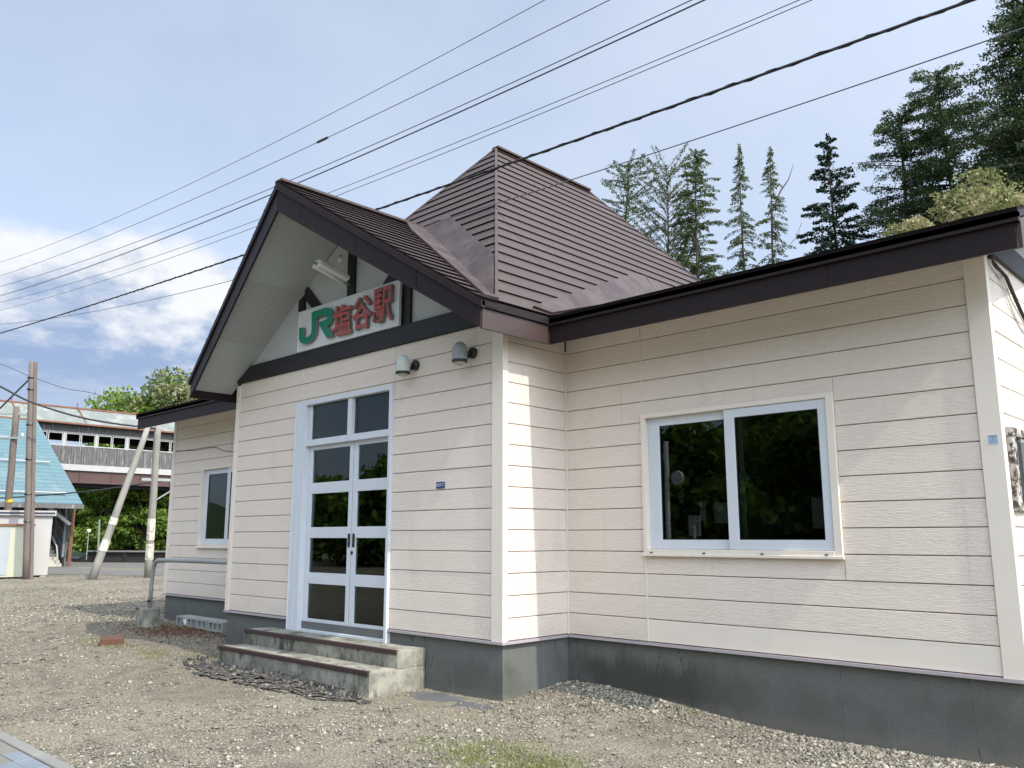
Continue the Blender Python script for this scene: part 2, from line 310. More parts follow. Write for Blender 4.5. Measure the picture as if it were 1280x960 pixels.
# ------------------------------------------------------------------ object helpers
ORG = {}
def link(o): COL.objects.link(o); return o
def tag(o, label, cat, group=None):
    o['label'] = label; o['category'] = cat
    if group: o['group'] = group
    return o
def thing(name, label, cat, loc=(0, 0, 0), group=None):
    o = link(bpy.data.objects.new(name, None)); o.location = loc; o.empty_display_size = .1; ORG[o.name] = Vector(loc); return tag(o, label, cat, group)
def relabel(o, label, cat, group=None): return tag(o, label, cat, group)
class MB:
    def __init__(s): s.v = []; s.f = []; s.mi = []
    def add(s, vs, fs, mi=0):
        b = len(s.v); s.v += [tuple(x) for x in vs]; s.f += [tuple(b+i for i in f) for f in fs]; s.mi += [mi]*len(fs)
    def box(s, a, b, mi=0):
        x0, y0, z0 = a; x1, y1, z1 = b
        s.add([(x0, y0, z0), (x1, y0, z0), (x1, y1, z0), (x0, y1, z0), (x0, y0, z1), (x1, y0, z1), (x1, y1, z1), (x0, y1, z1)],
              [(0, 3, 2, 1), (4, 5, 6, 7), (0, 1, 5, 4), (1, 2, 6, 5), (2, 3, 7, 6), (3, 0, 4, 7)], mi)
    def obox(s, c, ax, ay, az, hx, hy, hz, mi=0):
        c = Vector(c); vs = []
        for k in (-1, 1):
            for i, j in ((-1, -1), (1, -1), (1, 1), (-1, 1)): vs.append(c+ax*hx*i+ay*hy*j+az*hz*k)
        s.add(vs, [(0, 3, 2, 1), (4, 5, 6, 7), (0, 1, 5, 4), (1, 2, 6, 5), (2, 3, 7, 6), (3, 0, 4, 7)], mi)
    def bar(s, p, q, wd, hd, upv=(0, 0, 1), mi=0):
        p, q = Vector(p), Vector(q); d = (q-p); ln = d.length; d.normalize(); u = Vector(upv); sx = d.cross(u)
        if sx.length < 1e-4: sx = d.cross(Vector((1, 0, 0)))
        sx.normalize(); u = sx.cross(d); s.obox((p+q)/2, d, sx, u, ln/2, wd/2, hd/2, mi)
    def slab(s, poly, off, mi=0):
        """closed prism from polygon and offset vector"""
        n = len(poly); p = [Vector(x) for x in poly]; o = Vector(off)
        s.add(p+[x+o for x in p], [tuple(range(n))[::-1], tuple(range(n, 2*n))]+[(i, (i+1) % n, (i+1) % n+n, i+n) for i in range(n)], mi)
    def tube(s, pts, rad, n=8, cap=True, mi=0):
        pts = [Vector(p) for p in pts]; rad = rad if hasattr(rad, '__len__') else [rad]*len(pts); rings = []
        b = len(s.v); prev = None
        for i, p in enumerate(pts):
            d = (pts[min(i+1, len(pts)-1)]-pts[max(i-1, 0)]).normalized()
            if prev is None:
                a = d.cross(Vector((0, 0, 1)))
                if a.length < .05: a = d.cross(Vector((1, 0, 0)))
            else: a = prev-d*prev.dot(d)
            a.normalize(); prev = a; c = d.cross(a)
            for k in range(n):
                t = 2*math.pi*k/n; s.v.append(tuple(p+(a*math.cos(t)+c*math.sin(t))*rad[i]))
        for i in range(len(pts)-1):
            for k in range(n):
                s.f.append((b+i*n+k, b+i*n+(k+1) % n, b+(i+1)*n+(k+1) % n, b+(i+1)*n+k)); s.mi.append(mi)
        if cap:
            s.f.append(tuple(b+k for k in range(n))[::-1]); s.mi.append(mi)
            e = b+(len(pts)-1)*n; s.f.append(tuple(e+k for k in range(n))); s.mi.append(mi)
    def lathe(s, c, prof, n=20, axis=(0, 0, 1), mi=0):
        c = Vector(c); ax = Vector(axis).normalized(); a = ax.orthogonal().normalized(); bb = ax.cross(a); b = len(s.v)
        for r, h in prof:
            for k in range(n):
                t = 2*math.pi*k/n; s.v.append(tuple(c+ax*h+(a*math.cos(t)+bb*math.sin(t))*r))
        for i in range(len(prof)-1):
            for k in range(n):
                s.f.append((b+i*n+k, b+i*n+(k+1) % n, b+(i+1)*n+(k+1) % n, b+(i+1)*n+k)); s.mi.append(mi)
    def build(s, name, mat, parent=None, smooth=False, origin=None, recalc=False, bevel=0):
        o0 = ORG[parent.name] if parent else (Vector(origin) if origin else Vector((0, 0, 0)))
        me = bpy.data.meshes.new(name); me.from_pydata([tuple(Vector(v)-o0) for v in s.v], [], s.f)
        for m in (mat if isinstance(mat, (list, tuple)) else [mat]): me.materials.append(m)
        if any(s.mi): me.polygons.foreach_set('material_index', s.mi)
        if smooth: me.shade_smooth()
        o = link(bpy.data.objects.new(name, me))
        if parent: o.parent = parent
        else: o.location = o0
        ORG[o.name] = o0
        if recalc or bevel:
            import bmesh
            bm = bmesh.new(); bm.from_mesh(me); bmesh.ops.recalc_face_normals(bm, faces=bm.faces)
            if bevel: bmesh.ops.bevel(bm, geom=[e for e in bm.edges], offset=bevel, segments=1, affect='EDGES', profile=.5)
            bm.to_mesh(me); bm.free()
        return o
def boxo(name, a, b, mat, parent=None, bevel=0):
    m = MB(); lo = [min(p, q) for p, q in zip(a, b)]; hi = [max(p, q) for p, q in zip(a, b)]; m.box(lo, hi); return m.build(name, mat, parent, bevel=bevel)
def struct(o, kind='structure'): o['kind'] = kind; return o
def fast_mesh(name, verts, faces, mat, parent=None, origin=(0, 0, 0), smooth=False):
    """numpy verts (n,3), faces (m,k) -> object"""
    o0 = ORG[parent.name] if parent else Vector(origin)
    me = bpy.data.meshes.new(name); v = np.asarray(verts, dtype=np.float32)-np.array(o0, dtype=np.float32); f = np.asarray(faces, dtype=np.int32); k = f.shape[1]
    me.vertices.add(len(v)); me.vertices.foreach_set('co', v.ravel())
    me.loops.add(f.size); me.loops.foreach_set('vertex_index', f.ravel())
    me.polygons.add(len(f)); me.polygons.foreach_set('loop_start', np.arange(0, f.size, k, dtype=np.int32)); me.polygons.foreach_set('loop_total', np.full(len(f), k, dtype=np.int32))
    me.update(calc_edges=True); me.materials.append(mat)
    if smooth: me.shade_smooth()
    o = link(bpy.data.objects.new(name, me)); ORG[o.name] = o0
    if parent: o.parent = parent
    else: o.location = o0
    return o

# ------------------------------------------------------------------ ground
def sstep(a, b, x): t = np.clip((x-a)/(b-a), 0, 1); return t*t*(3-2*t)
def gz(x, y):
    x = np.asarray(x, float); y = np.asarray(y, float)
    g = -.575+.13*sstep(-3.6, -6.2, x)*(1-.35*sstep(-10, -20, x)) + .075*np.exp(-(((x-.25)/.9)**2+((y-1)/.6)**2)) - .065*sstep(1.0, 2.8, x)*sstep(-1.5, .6, y)
    g = g+.012*np.sin(x*1.7+y*.6)+.010*np.sin(y*2.3-x*.9)
    return g
def axis_pts(c, fine, span, far):
    a = list(np.arange(-span, span+1e-6, fine)); s = fine; p = span
    while p < far: s *= 1.25; p += s; a.append(p); a.insert(0, -p)
    return np.array(a)+c
gx = axis_pts(-1, .12, 9, 900); gy = axis_pts(-2, .12, 5, 900)
X, Y = np.meshgrid(gx, gy); near = np.exp(-((X/30)**2+(Y/30)**2))
Z = gz(X, Y)+near*(rng.random(X.shape)-.5)*.012
nx, ny = len(gx), len(gy); V = np.stack([X, Y, Z], -1).reshape(-1, 3)
ii = (np.arange(ny-1)[:, None]*nx+np.arange(nx-1)[None]).ravel()
struct(fast_mesh('ground', V, np.stack([ii, ii+1, ii+1+nx, ii+nx], 1), GND, smooth=True))

def octa(centres, size, flat=.6):
    n = len(centres); base = np.array([(1, 0, 0), (0, 1, 0), (-1, 0, 0), (0, -1, 0), (0, 0, 1), (0, 0, -.6)], float)
    v = base[None]*(1+(rng.random((n, 6, 1))-.5)*.7)
    v = v*(size[:, None, None]*np.stack([rng.uniform(.7, 1.4, n), rng.uniform(.7, 1.3, n), rng.uniform(.35, .8, n)], -1)[:, None, :])
    a = rng.uniform(0, 2*np.pi, n); ca, sa = np.cos(a), np.sin(a)
    x = v[..., 0]*ca[:, None]-v[..., 1]*sa[:, None]; y = v[..., 0]*sa[:, None]+v[..., 1]*ca[:, None]
    tl = rng.normal(0, .35, n); zz = v[..., 2]+x*tl[:, None]
    v = np.stack([x, y, zz], -1)+centres[:, None]
    f = np.array([(0, 1, 4), (1, 2, 4), (2, 3, 4), (3, 0, 4), (1, 0, 5), (2, 1, 5), (3, 2, 5), (0, 3, 5)])
    return v.reshape(-1, 3), (f[None]+np.arange(n)[:, None, None]*6).reshape(-1, 3)
def in_scene(x, y):
    """outside walls, steps and paving"""
    b = ((x > -5.6) & (x < 0) & (y > -.01)) | ((x > -9.8) & (x < 4.35) & (y > 1.0)) | ((x > -4.37) & (x < -1.19) & (y > -.74)) | ((y < -3.8) & (x < .9))
    return ~b
Ns = 260000
az = YAW+rng.uniform(-.78, .72, Ns); r = np.exp(rng.uniform(np.log(2.6), np.log(24), Ns))
px = CAM.x+np.sin(az)*r; py = CAM.y+np.cos(az)*r; ok = in_scene(px, py); px, py, r = px[ok], py[ok], r[ok]
sz = np.exp(rng.normal(np.log(.0062), .45, len(px)))*(1+.05*r)
kk = np.array([noise.noise(Vector((a*.8, b*.8, 0))) for a, b in zip(px, py)]); keep = (rng.random(len(px)) < .62+kk*1.15)
px, py, sz = px[keep], py[keep], sz[keep]
Nf = 42000; az2 = YAW+rng.uniform(-.66, -.22, Nf); r_f = np.exp(rng.uniform(np.log(17), np.log(38), Nf)); fx = CAM.x+np.sin(az2)*r_f; fy = CAM.y+np.cos(az2)*r_f; okf = in_scene(fx, fy)&(fy < 8.5+(fx+30)*.2)&(fx > -33)
px = np.concatenate([px, fx[okf]]); py = np.concatenate([py, fy[okf]]); sz = np.concatenate([sz, np.exp(rng.normal(np.log(.013), .4, okf.sum()))])
# coarser stones banked along the right foundation
nb = 9000; bx = rng.uniform(-.1, 4.6, nb); by = 1.0-np.abs(rng.normal(0, .45, nb)); okb = in_scene(bx, by)
px = np.concatenate([px, bx[okb]]); py = np.concatenate([py, by[okb]]); sz = np.concatenate([sz, np.exp(rng.normal(np.log(.0115), .4, okb.sum()))])
vv, ff = octa(np.stack([px, py, gz(px, py)+sz*.15], 1), sz)
struct(fast_mesh('gravel', vv, ff, STN), 'stuff')

def blades(pts, h, wd, mat, name, lean=.5):
    n = len(pts); a = rng.uniform(0, 2*np.pi, n); b = rng.uniform(0, 2*np.pi, n); H = h*rng.uniform(.4, 1.2, n)
    dx, dy = np.cos(a)*wd/2, np.sin(a)*wd/2; l = lean*H*rng.random(n)
    p0 = pts+np.stack([dx, dy, 0*dx], 1); p1 = pts-np.stack([dx, dy, 0*dx], 1); p2 = pts+np.stack([np.cos(b)*l*.5, np.sin(b)*l*.5, H*.6], 1)
    p3 = pts+np.stack([np.cos(b)*l*1.4, np.sin(b)*l*1.4, H], 1)
    v = np.stack([p0, p1, p2+np.stack([dx, dy, 0*dx], 1)*.7, p2-np.stack([dx, dy, 0*dx], 1)*.7, p3], 1).reshape(-1, 3)
    f = (np.array([(0, 1, 3), (0, 3, 2), (2, 3, 4)])[None]+np.arange(n)[:, None, None]*5).reshape(-1, 3)
    return struct(fast_mesh(name, v, f, mat), 'stuff')
P = []
def tuft(cx, cy, rx, ry, n):
    for _ in range(max(1, n//14)):
        ax, ay = cx+random.gauss(0, rx), cy+random.gauss(0, ry)
        for _ in range(14):
            x, y = ax+random.gauss(0, .06), ay+random.gauss(0, .06)
            if in_scene(np.array(x), np.array(y)): P.append((x, y))
for t_ in ((1.95, -1.75, .40, .24, 3600), (2.6, -1.75, .25, .18, 900), (1.35, -1.5, .35, .2, 1300), (-6.4, -1.35, .5, .14, 500), (-5.6, -1.15, .5, .12, 320), (-4.7, -.72, .35, .06, 200), (1.5, .8, .10, .06, 70), (.9, .55, .2, .1, 40),
           (-7.2, -.95, .25, .12, 160), (-.85, -1.1, .3, .12, 110), (-18, 1.5, 3.5, .6, 700), (-24, 2.0, 3, 1.2, 700), (-27, 5, 2.5, 1.2, 600), (-14.5, -2.0, 3, .5, 300), (.3, -.7, .5, .3, 60)): tuft(*t_)
P = np.array(P); P3 = np.column_stack([P, gz(P[:, 0], P[:, 1])])
blades(P3, .034+np.clip((-P3[:, 0]-12)/12, 0, 1)*.05, .006, GRASSM, 'weeds')
D_ = np.column_stack([rng.normal(-7.3, .75, 3500), rng.normal(.15, .33, 3500)]); D_ = D_[(in_scene(D_[:, 0], D_[:, 1]))]
blades(np.column_stack([D_, gz(D_[:, 0], D_[:, 1])+.004]), .018, .016, DEADL, 'dead_leaves', 2.2)

# dark asphalt patches and the torn sheet by the steps
def patch(name, cx, cy, rx, ry, mat, lift=.012, n=40, seed=0):
    m = MB(); vs = [(cx, cy, float(gz(cx, cy))+lift+.006)]
    for k in range(n):
        t = 2*math.pi*k/n; r_ = 1+.35*noise.noise(Vector((math.cos(t)*1.6+seed, math.sin(t)*1.6, seed)))+.12*math.sin(7*t+seed)
        x, y = cx+rx*r_*math.cos(t), cy+ry*r_*math.sin(t); vs.append((x, y, float(gz(x, y))+lift*.3))
    m.add(vs, [(0, k+1, (k+1) % n+1) for k in range(n)]); return m.build(name, mat)
struct(patch('asphalt_patch', -.75, -.22, .42, .18, ASPH, .004, seed=2)); struct(patch('asphalt_patch', -.15, -.28, .25, .12, ASPH, .004, seed=5))
far = MB(); far.add([(-120, 4.2, -.478), (-33.5, 6.2, -.478), (-27.2, 9.5, -.478), (-22, 20, -.478), (-120, 20, -.478)], [(0, 1, 2, 3, 4)]); struct(far.build('asphalt_yard', simple('worn_yard_asphalt', (.135, .128, .115), .95, var=.3, scale=1.2, bump=.6, bscale=15, bdist=.02)))
# torn black sheet
m = MB(); nxs, nys = 46, 12
for j in range(nys):
    for i in range(nxs):
        u_, v_ = i/(nxs-1), j/(nys-1); x = -4.75+u_*3.75; y = -.80-.10*math.sin(u_*9)*.3-v_*(.16+.34*math.sin(math.pi*min(1, u_*1.05))**.6)+.05*noise.noise(Vector((x*3, v_*3, 0)))
        h = .03*abs(noise.noise(Vector((x*6, y*9, 1))))+(.05 if j == 0 else 0)
        m.v.append((x, y, float(gz(x, y))+.008+h))
for j in range(nys-1):
    for i in range(nxs-1):
        if noise.noise(Vector((i*.33, j*.7, 4))) < .05+.22*(1-j/nys): m.f.append((j*nxs+i, j*nxs+i+1, (j+1)*nxs+i+1, (j+1)*nxs+i)); m.mi.append(0)
tag(m.build('torn_weed_sheet', SHEETB, smooth=True), 'torn black sheet half buried in gravel along the foot of the entrance steps', 'plastic sheet')

# paving at the lower left, each slab a piece
pv = boxo('pavement', (-9, -7.5, -.70), (.9, -3.9, -.564), KERB); struct(pv)
SLABS = {}
for i in range(18):
    for j in range(9):
        x0, y0 = -4.55+i*.302, -3.925-j*.136; col = SLABB if x0 > -1.0 or (i*7+j*3) % 11 == 0 else SLAB
        if col.name not in SLABS:
            o = boxo('paving_slab', (x0, y0-.129, -.60), (x0+.294, y0, -.556), col, pv, bevel=.003); SLABS[col.name] = (o, x0, y0)
        else:
            q, bx_, by_ = SLABS[col.name]; o = link(q.copy()); o.parent = pv; o.location = (x0-bx_, y0-by_, random.uniform(-.003, .003))
rd = MB(); rd.add([(-300, -60, -.565), (300, -60, -.565), (300, -7.6, -.565), (-300, -7.6, -.565)], [(0, 1, 2, 3)]); struct(rd.build('road', simple('old_road_asphalt', (.19, .188, .18), .9, var=.15, scale=2)))
for k in range(6): boxo('kerb_stone', (-4.6+k*.9, -3.915, -.66), (-3.706+k*.9, -3.82, -.548), KERB, pv, bevel=.006)

# ------------------------------------------------------------------ station building
P_ = .22; D = 1.016; XL, XR = -9.87, 4.354; YB = 6.72; ZT = 3.30
ST = thing('station_building', 'cream clad single storey railway station with brown metal roofs and gabled porch', 'building', (-2.78, 3.8, -.55))
def clip_rects(u0, u1, z0, z1, holes):
    rs = [(u0, u1, z0, z1)]
    for (a, b, c, d) in holes:
        out = []
        for (p, q, s, t) in rs:
            if b <= p or a >= q or d <= s or c >= t: out.append((p, q, s, t)); continue
            if a > p: out.append((p, a, s, t))
            if b < q: out.append((b, q, s, t))
            A, B = max(p, a), min(q, b)
            if c > s: out.append((A, B, s, c))
            if d < t: out.append((A, B, d, t))
        rs = out
    return [r_ for r_ in rs if r_[1]-r_[0] > .015 and r_[3]-r_[2] > .012]
def wall(name, plane, c, u0, u1, z1, holes=(), joints=(), inward=1, smooth_bottom=False, rows=15):
    """plane 'y': facade at y=c looking -y;  plane 'x': at x=c looking +x. Boards are sub-parts of the wall part."""
    def pt(u, d, z): return (u, c+d, z) if plane == 'y' else (c-d*inward, u, z)
    m = MB()
    for (a, b, s, t) in clip_rects(u0, u1, -.02, z1, holes):
        p, q = pt(a, .014, s), pt(b, .13, t); m.box([min(x, y) for x, y in zip(p, q)], [max(x, y) for x, y in zip(p, q)])
    wl = m.build(name, GROOVE, ST)
    cuts = [u0]+[j for j in joints if u0 < j < u1]+[u1]
    for k in range(rows):
        z0 = k*P_; zz = min((k+1)*P_, z1)
        if zz-z0 < .02: break
        for a, b in zip(cuts[:-1], cuts[1:]):
            for (p, q, s, t) in clip_rects(a, b, z0, zz, holes):
                g0 = .0045 if s == z0 else .002; ch = .004; e0 = .002
                jit = random.uniform(-.0015, .0015)
                mm = MB(); p_, q_, s_, t_ = p+e0, q-e0, s+g0, t-.003
                o_ = [pt(p_, .014, s_), pt(q_, .014, s_), pt(q_, .014, t_), pt(p_, .014, t_)]
                m_ = [pt(p_, ch+jit, s_), pt(q_, ch+jit, s_), pt(q_, ch+jit, t_), pt(p_, ch+jit, t_)]
                i_ = [pt(p_+ch, jit, s_+ch), pt(q_-ch, jit, s_+ch), pt(q_-ch, jit+.001, t_-ch), pt(p_+ch, jit+.001, t_-ch)]
                fs = [(8, 9, 10, 11)]+[(i, (i+1) % 4, (i+1) % 4+4, i+4) for i in range(4)]+[(i+4, (i+1) % 4+4, (i+1) % 4+8, i+8) for i in range(4)]
                mm.add(o_+m_+i_, fs); sm_ = smooth_bottom and k == 0 and a > 1
                mm.build('siding_board', TRIM if sm_ else SID, wl)
    return wl
DOOR = (-3.90, -1.83, -.3, 2.83); WIN = (1.03, 3.07, .86, 2.285); WINL = (-8.63, -6.59, .86, 2.275)
wall('porch_front_wall', 'y', 0, -5.507, -.154, ZT, [DOOR], [-3.833, -1.808])
wall('porch_side_wall', 'x', 0, .064, D-.005, ZT)
wall('porch_side_wall', 'x', -5.59, .064, D-.005, ZT, inward=-1)
wall('right_wing_wall', 'y', D, .006, 4.205, 3.44, [WIN], [1.035], smooth_bottom=True, rows=16)
wall('left_wing_wall', 'y', D, -9.77, -5.596, 3.44, [WINL], [-7.61], rows=16)
wall('gable_end_wall', 'x', XR, D+.075, YB, ZT, [], [3.9])
boxo('rear_wall', (XL, YB-.12, -.02), (XR-.15, YB, ZT), TRIM, ST)
boxo('left_end_wall', (XL, D+.1, -.02), (XL+.12, YB-.125, ZT), TRIM, ST)
# corner trims
for a, b in (((-.154, -.012, -.005), (.012, .064, ZT-.03)), ((4.205, D-.012, -.005), (XR+.012, D+.075, 3.40)),
             ((-5.605, -.012, -.005), (-5.507, .064, ZT-.03)), ((-9.88, D-.012, -.005), (-9.77, D+.098, 3.40))):
    boxo('corner_trim', a, b, TRIM, ST, bevel=.003)
boxo('corner_bead', (.002, D-.016, 0), (.016, D-.002, 3.1), TRIM, ST); boxo('joint_bead', (1.029, D-.004, .003), (1.041, D+.01, .855), TRIM, ST); boxo('joint_bead', (1.029, D-.004, 2.29), (1.041, D+.01, 3.1), TRIM, ST)
# starter flashing
for a, b in (((-5.61, -.022, -.030), (-3.91, .05, -.004)), ((-1.82, -.022, -.030), (.018, .05, -.004)), ((-.02, .052, -.030), (.022, D-.03, -.004)), ((.02, D-.024, -.030), (XR+.022, D+.05, -.004)),
             ((-9.89, D-.022, -.030), (-5.612, D+.05, -.004)), ((XR-.03, D+.052, -.030), (XR+.022, YB, -.004))):
    boxo('base_flashing', a, b, FLASHW, ST)
# foundation
fo = MB()
for a, b in (((-5.575, .03, -.9), (-.03, 1.2, -.033)), ((-9.84, D+.03, -.9), (-5.58, 6.7, -.034)), ((-.025, D+.03, -.9), (XR-.03, 6.7, -.034)), ((-5.57, 1.21, -.9), (-.035, 6.69, -.036))): fo.box(a, b)
fo.build('foundation', CON, ST)
# interior: floor, ceiling, partitions
boxo('interior_floor', (XL+.14, .15, -.03), (XR-.14, YB-.14, -.002), INTF, ST) if False else None
im = MB(); im.box((-5.45, .14, -.03), (-.14, 6.58, .004)); im.box((-.138, 1.16, -.03), (4.2, 6.58, .003)); im.box((-9.72, 1.16, -.03), (-5.452, 6.58, .003)); im.build('interior_floor', INTF, ST)
im = MB(); im.box((-5.58, .14, 2.95), (-.01, 6.6, 3.0)); im.box((-.008, 1.16, 2.951), (4.21, 6.6, 3.001)); im.box((-9.74, 1.16, 2.951), (-5.582, 6.6, 3.001)); im.build('interior_ceiling', INT, ST)
im = MB(); im.box((-9.70, 4.2, .005), (4.2, 4.3, 2.945)); im.box((-5.56, 1.17, .006), (-5.46, 4.195, 2.944)); im.build('interior_partition', INT, ST)
im = MB()
for (x, z_, w_, h_) in ((1.2, 1.5, .5, .7), (2.0, 1.3, .6, .85), (2.9, 1.6, .55, .4), (-1.2, 1.5, .8, .6), (-2.6, 1.4, .6, .9), (-3.6, 1.6, .6, .5), (.3, 1.2, .5, .8), (-4.4, 1.3, .5, .7)): im.box((x, 4.17, z_-.3), (x+w_, 4.195, z_+h_-.3))
im.build('notice_board', PAPER, ST)
boxo('interior_pillar', (-4.6, 1.4, .006), (-4.2, 1.6, 2.94), WHITE, ST)
# porch gable wall
EZ, RZ, CX, RSL = 3.36, 5.35, -2.78, (5.35-3.36)/3.08
m = MB(); m.slab([(-5.56, .03, ZT), (-.02, .03, ZT), (-.02, .03, 3.42), (CX, .03, 5.14), (-5.56, .03, 3.42)], (0, .08, 0)); m.build('gable_panel', STUC, ST, recalc=True)
m = MB(); m.slab([(-5.565, -.035, ZT+.002), (-.012, -.035, ZT+.002), (-.012, -.035, 3.38), (-.25, -.035, 3.528), (-5.2, -.035, 3.528), (-5.565, -.035, 3.34)], (0, .06, 0)); m.build('gable_timber', TIMB, ST, recalc=True)
def timber(poly, t=.04): m = MB(); m.slab([(x, .03-t, z_) for x, z_ in poly], (0, t-.002, 0)); m.build('gable_timber', TIMB, ST, recalc=True)
timber([(CX-.075, 3.53), (CX+.075, 3.53), (CX+.075, 5.08), (CX-.075, 5.08)])
timber([(-4.01, 3.53), (-3.87, 3.53), (-3.87, 4.36), (-4.01, 4.29)]); timber([(-1.69, 3.53), (-1.55, 3.53), (-1.55, 4.29), (-1.69, 4.36)])
DG = [(-3.868, 4.30), (-3.868, 4.42), (-3.82, 4.46), (-2.86, 3.587), (-2.86, 3.53), (-2.99, 3.53)]; timber(DG, .036); timber([(-5.56-x, z_) for x, z_ in DG], .036)

# ------------------------------------------------------------------ roofs
def clip_z(poly, zlo, zhi):
    for s_, zc in ((1, zlo), (-1, zhi)):
        out = []
        for i in range(len(poly)):
            a, b = poly[i], poly[(i+1) % len(poly)]; da, db = s_*(a.z-zc), s_*(b.z-zc)
            if da >= 0: out.append(a)
            if (da >= 0) != (db >= 0): out.append(a.lerp(b, da/(da-db)))
        poly = out
        if len(poly) < 3: return []
    res = []
    for p in poly:
        if not res or (p-res[-1]).length > 1e-4: res.append(p)
    if len(res) > 2 and (res[0]-res[-1]).length < 1e-4: res.pop()
    return res
def strips(poly, parent, pitch=.2275, lap=.019, mat=ROOF, name='roof_strip', deck=.03):
    poly = [Vector(p) for p in poly]; n = Vector((0, 0, 0))
    for i in range(len(poly)): n += (poly[i]-poly[0]).cross(poly[(i+1) % len(poly)]-poly[0])
    n.normalize()
    if n.z < 0: n = -n; poly = poly[::-1]
    sl = math.sqrt(max(1e-6, 1-n.z**2)); dz = pitch*sl; z0 = min(p.z for p in poly); z1 = max(p.z for p in poly); k = 0
    zc = z0
    while zc < z1-1e-3:
        q = clip_z(poly, zc, min(zc+dz, z1))
        if len(q) >= 3:
            topv = [p+n*(lap*(1-(p.z-zc)/dz)+.002) for p in q]; bot = [p-n*.012 for p in q]; c = len(q); m = MB()
            m.add(topv+bot, [tuple(range(c)), tuple(range(c, 2*c))[::-1]]); b_ = len(m.v)-2*c; m.f += [(b_+i+c, b_+(i+1) % c+c, b_+(i+1) % c, b_+i) for i in range(c)]; m.mi += [1]*c
            m.build(name, [mat, LAPD], parent)
        zc += dz; k += 1
def roofpart(name, polys, deckt=.05):
    m = MB()
    for p in polys: m.slab([Vector(q)-Vector((0, 0, .014)) for q in p], (0, 0, -deckt))
    return m.build(name, FAS, ST, recalc=True)
A1, A2 = (CX, 2.68, 7.10), (CX, 5.0, 7.10); MID = (CX, 3.84, 7.10); HX = .33
def mx(p): return (2*CX-p[0], p[1], p[2])
Bf, Ci, V1, V2, Rr = (.3, -.40, 3.36), (.3, .40, 3.36), (-.615, 3.85, 4.471), (.3, 7.3, 3.36), (.3, 8.08, 3.36)
rfront = [A1, Bf, Ci, V1, (CX, 3.85, 7.10)]; rback = [A2, (CX, 3.85, 7.10), V1, V2, Rr]
ffront = [A1, (CX, 1.238, 5.35), Bf]; ffrontL = [A1, mx(Bf), (CX, 1.238, 5.35)]
main = roofpart('main_roof', [rfront, rback, [mx(p) for p in rfront], [mx(p) for p in rback], [A1, Bf, (CX, 1.238, 5.35), mx(Bf)], [A2, mx(Rr), Rr]])
strips(rfront, main); strips(rback, main); strips([mx(p) for p in rfront], main); strips([mx(p) for p in rback], main)
strips(ffront, main); strips(ffrontL, main); strips([A2, mx(Rr), Rr], main)
# porch roof, verge leaning forward to the ridge
Pr = (.33, -.63, EZ-.02); Pk = (CX, -1.14, RZ); Kb = (CX, 1.238, 5.35); Bq = (.33, -.42, EZ-.02)
pright = [Pr, Bq, Kb, Pk]; pleft = [mx(p) for p in pright]
porch = roofpart('porch_roof', [pright, pleft], .05); strips(pright, porch, .2, .022); strips(pleft, porch, .2, .022)
boxo('eave_edge', (.25, -.60, 3.262), (.325, .368, 3.335), FAS, ST); boxo('eave_edge', (-5.885, -.60, 3.262), (-5.81, .368, 3.335), FAS, ST)
def cap(p, q, wd=.07, hd=.03, par=main): m = MB(); m.bar(p, q, wd, hd); m.build('ridge_cap', ROOF, par)
cap((CX, -1.13, RZ+.012), (CX, 1.2, RZ+.012), .16, .03, porch); cap((CX, 2.66, 7.125), (CX, 5.02, 7.125), .14, .03)
for a, b in ((A1, Bf), (A1, mx(Bf)), (A2, Rr), (A2, mx(Rr))):
    a, b = Vector(a), Vector(b); cap(a+Vector((0, 0, .02)), b+Vector((0, 0, .02)), .035, .022)
# valley flashings (smooth sheet)
def sheet(poly, n, par, t=.022, name='valley_flashing', sub=0):
    n = Vector(n).normalized(); m = MB(); m.slab([Vector(p)+n*.002 for p in poly], n*t); return m.build(name, FLM, par, recalc=True)
nF = Vector((0, -1.214, 1)).normalized(); nR = Vector((1.214, 0, 1)).normalized(); nP = Vector((.646, 0, 1)).normalized()
for s_ in (0, 1):
    g = (lambda p: p) if s_ == 0 else mx
    nPs = nP if s_ == 0 else Vector((-nP.x, 0, nP.z)); nRs = nR if s_ == 0 else Vector((-nR.x, 0, nR.z))
    sheet([g(p) for p in ((.25, -.385, 3.40), (-2.60, 1.16, 5.25), (-2.36, 1.34, 5.468), (-.36, .245, 4.14))], nF, main, .05)
    sheet([g(p) for p in ((.31, -.40, 3.355), (-2.76, 1.20, 5.338), (-2.76, .86, 5.338), (-2.2, .50, 4.976), (.31, -.60, 3.355))], nPs, porch, .042)
    # wing valley band on the steep side
    def onR(y, z_): return g((.3-(z_-3.36)/1.214, y, z_))
    sheet([onR(.15, 3.40), onR(.42, 3.375), onR(3.85, 4.48), onR(3.95, 4.86), onR(3.6, 4.80)], nRs, main, .045)
    sheet([onR(3.85, 4.48), onR(7.0, 3.46), onR(7.0, 3.80), onR(3.97, 4.86)], nRs, main, .047)
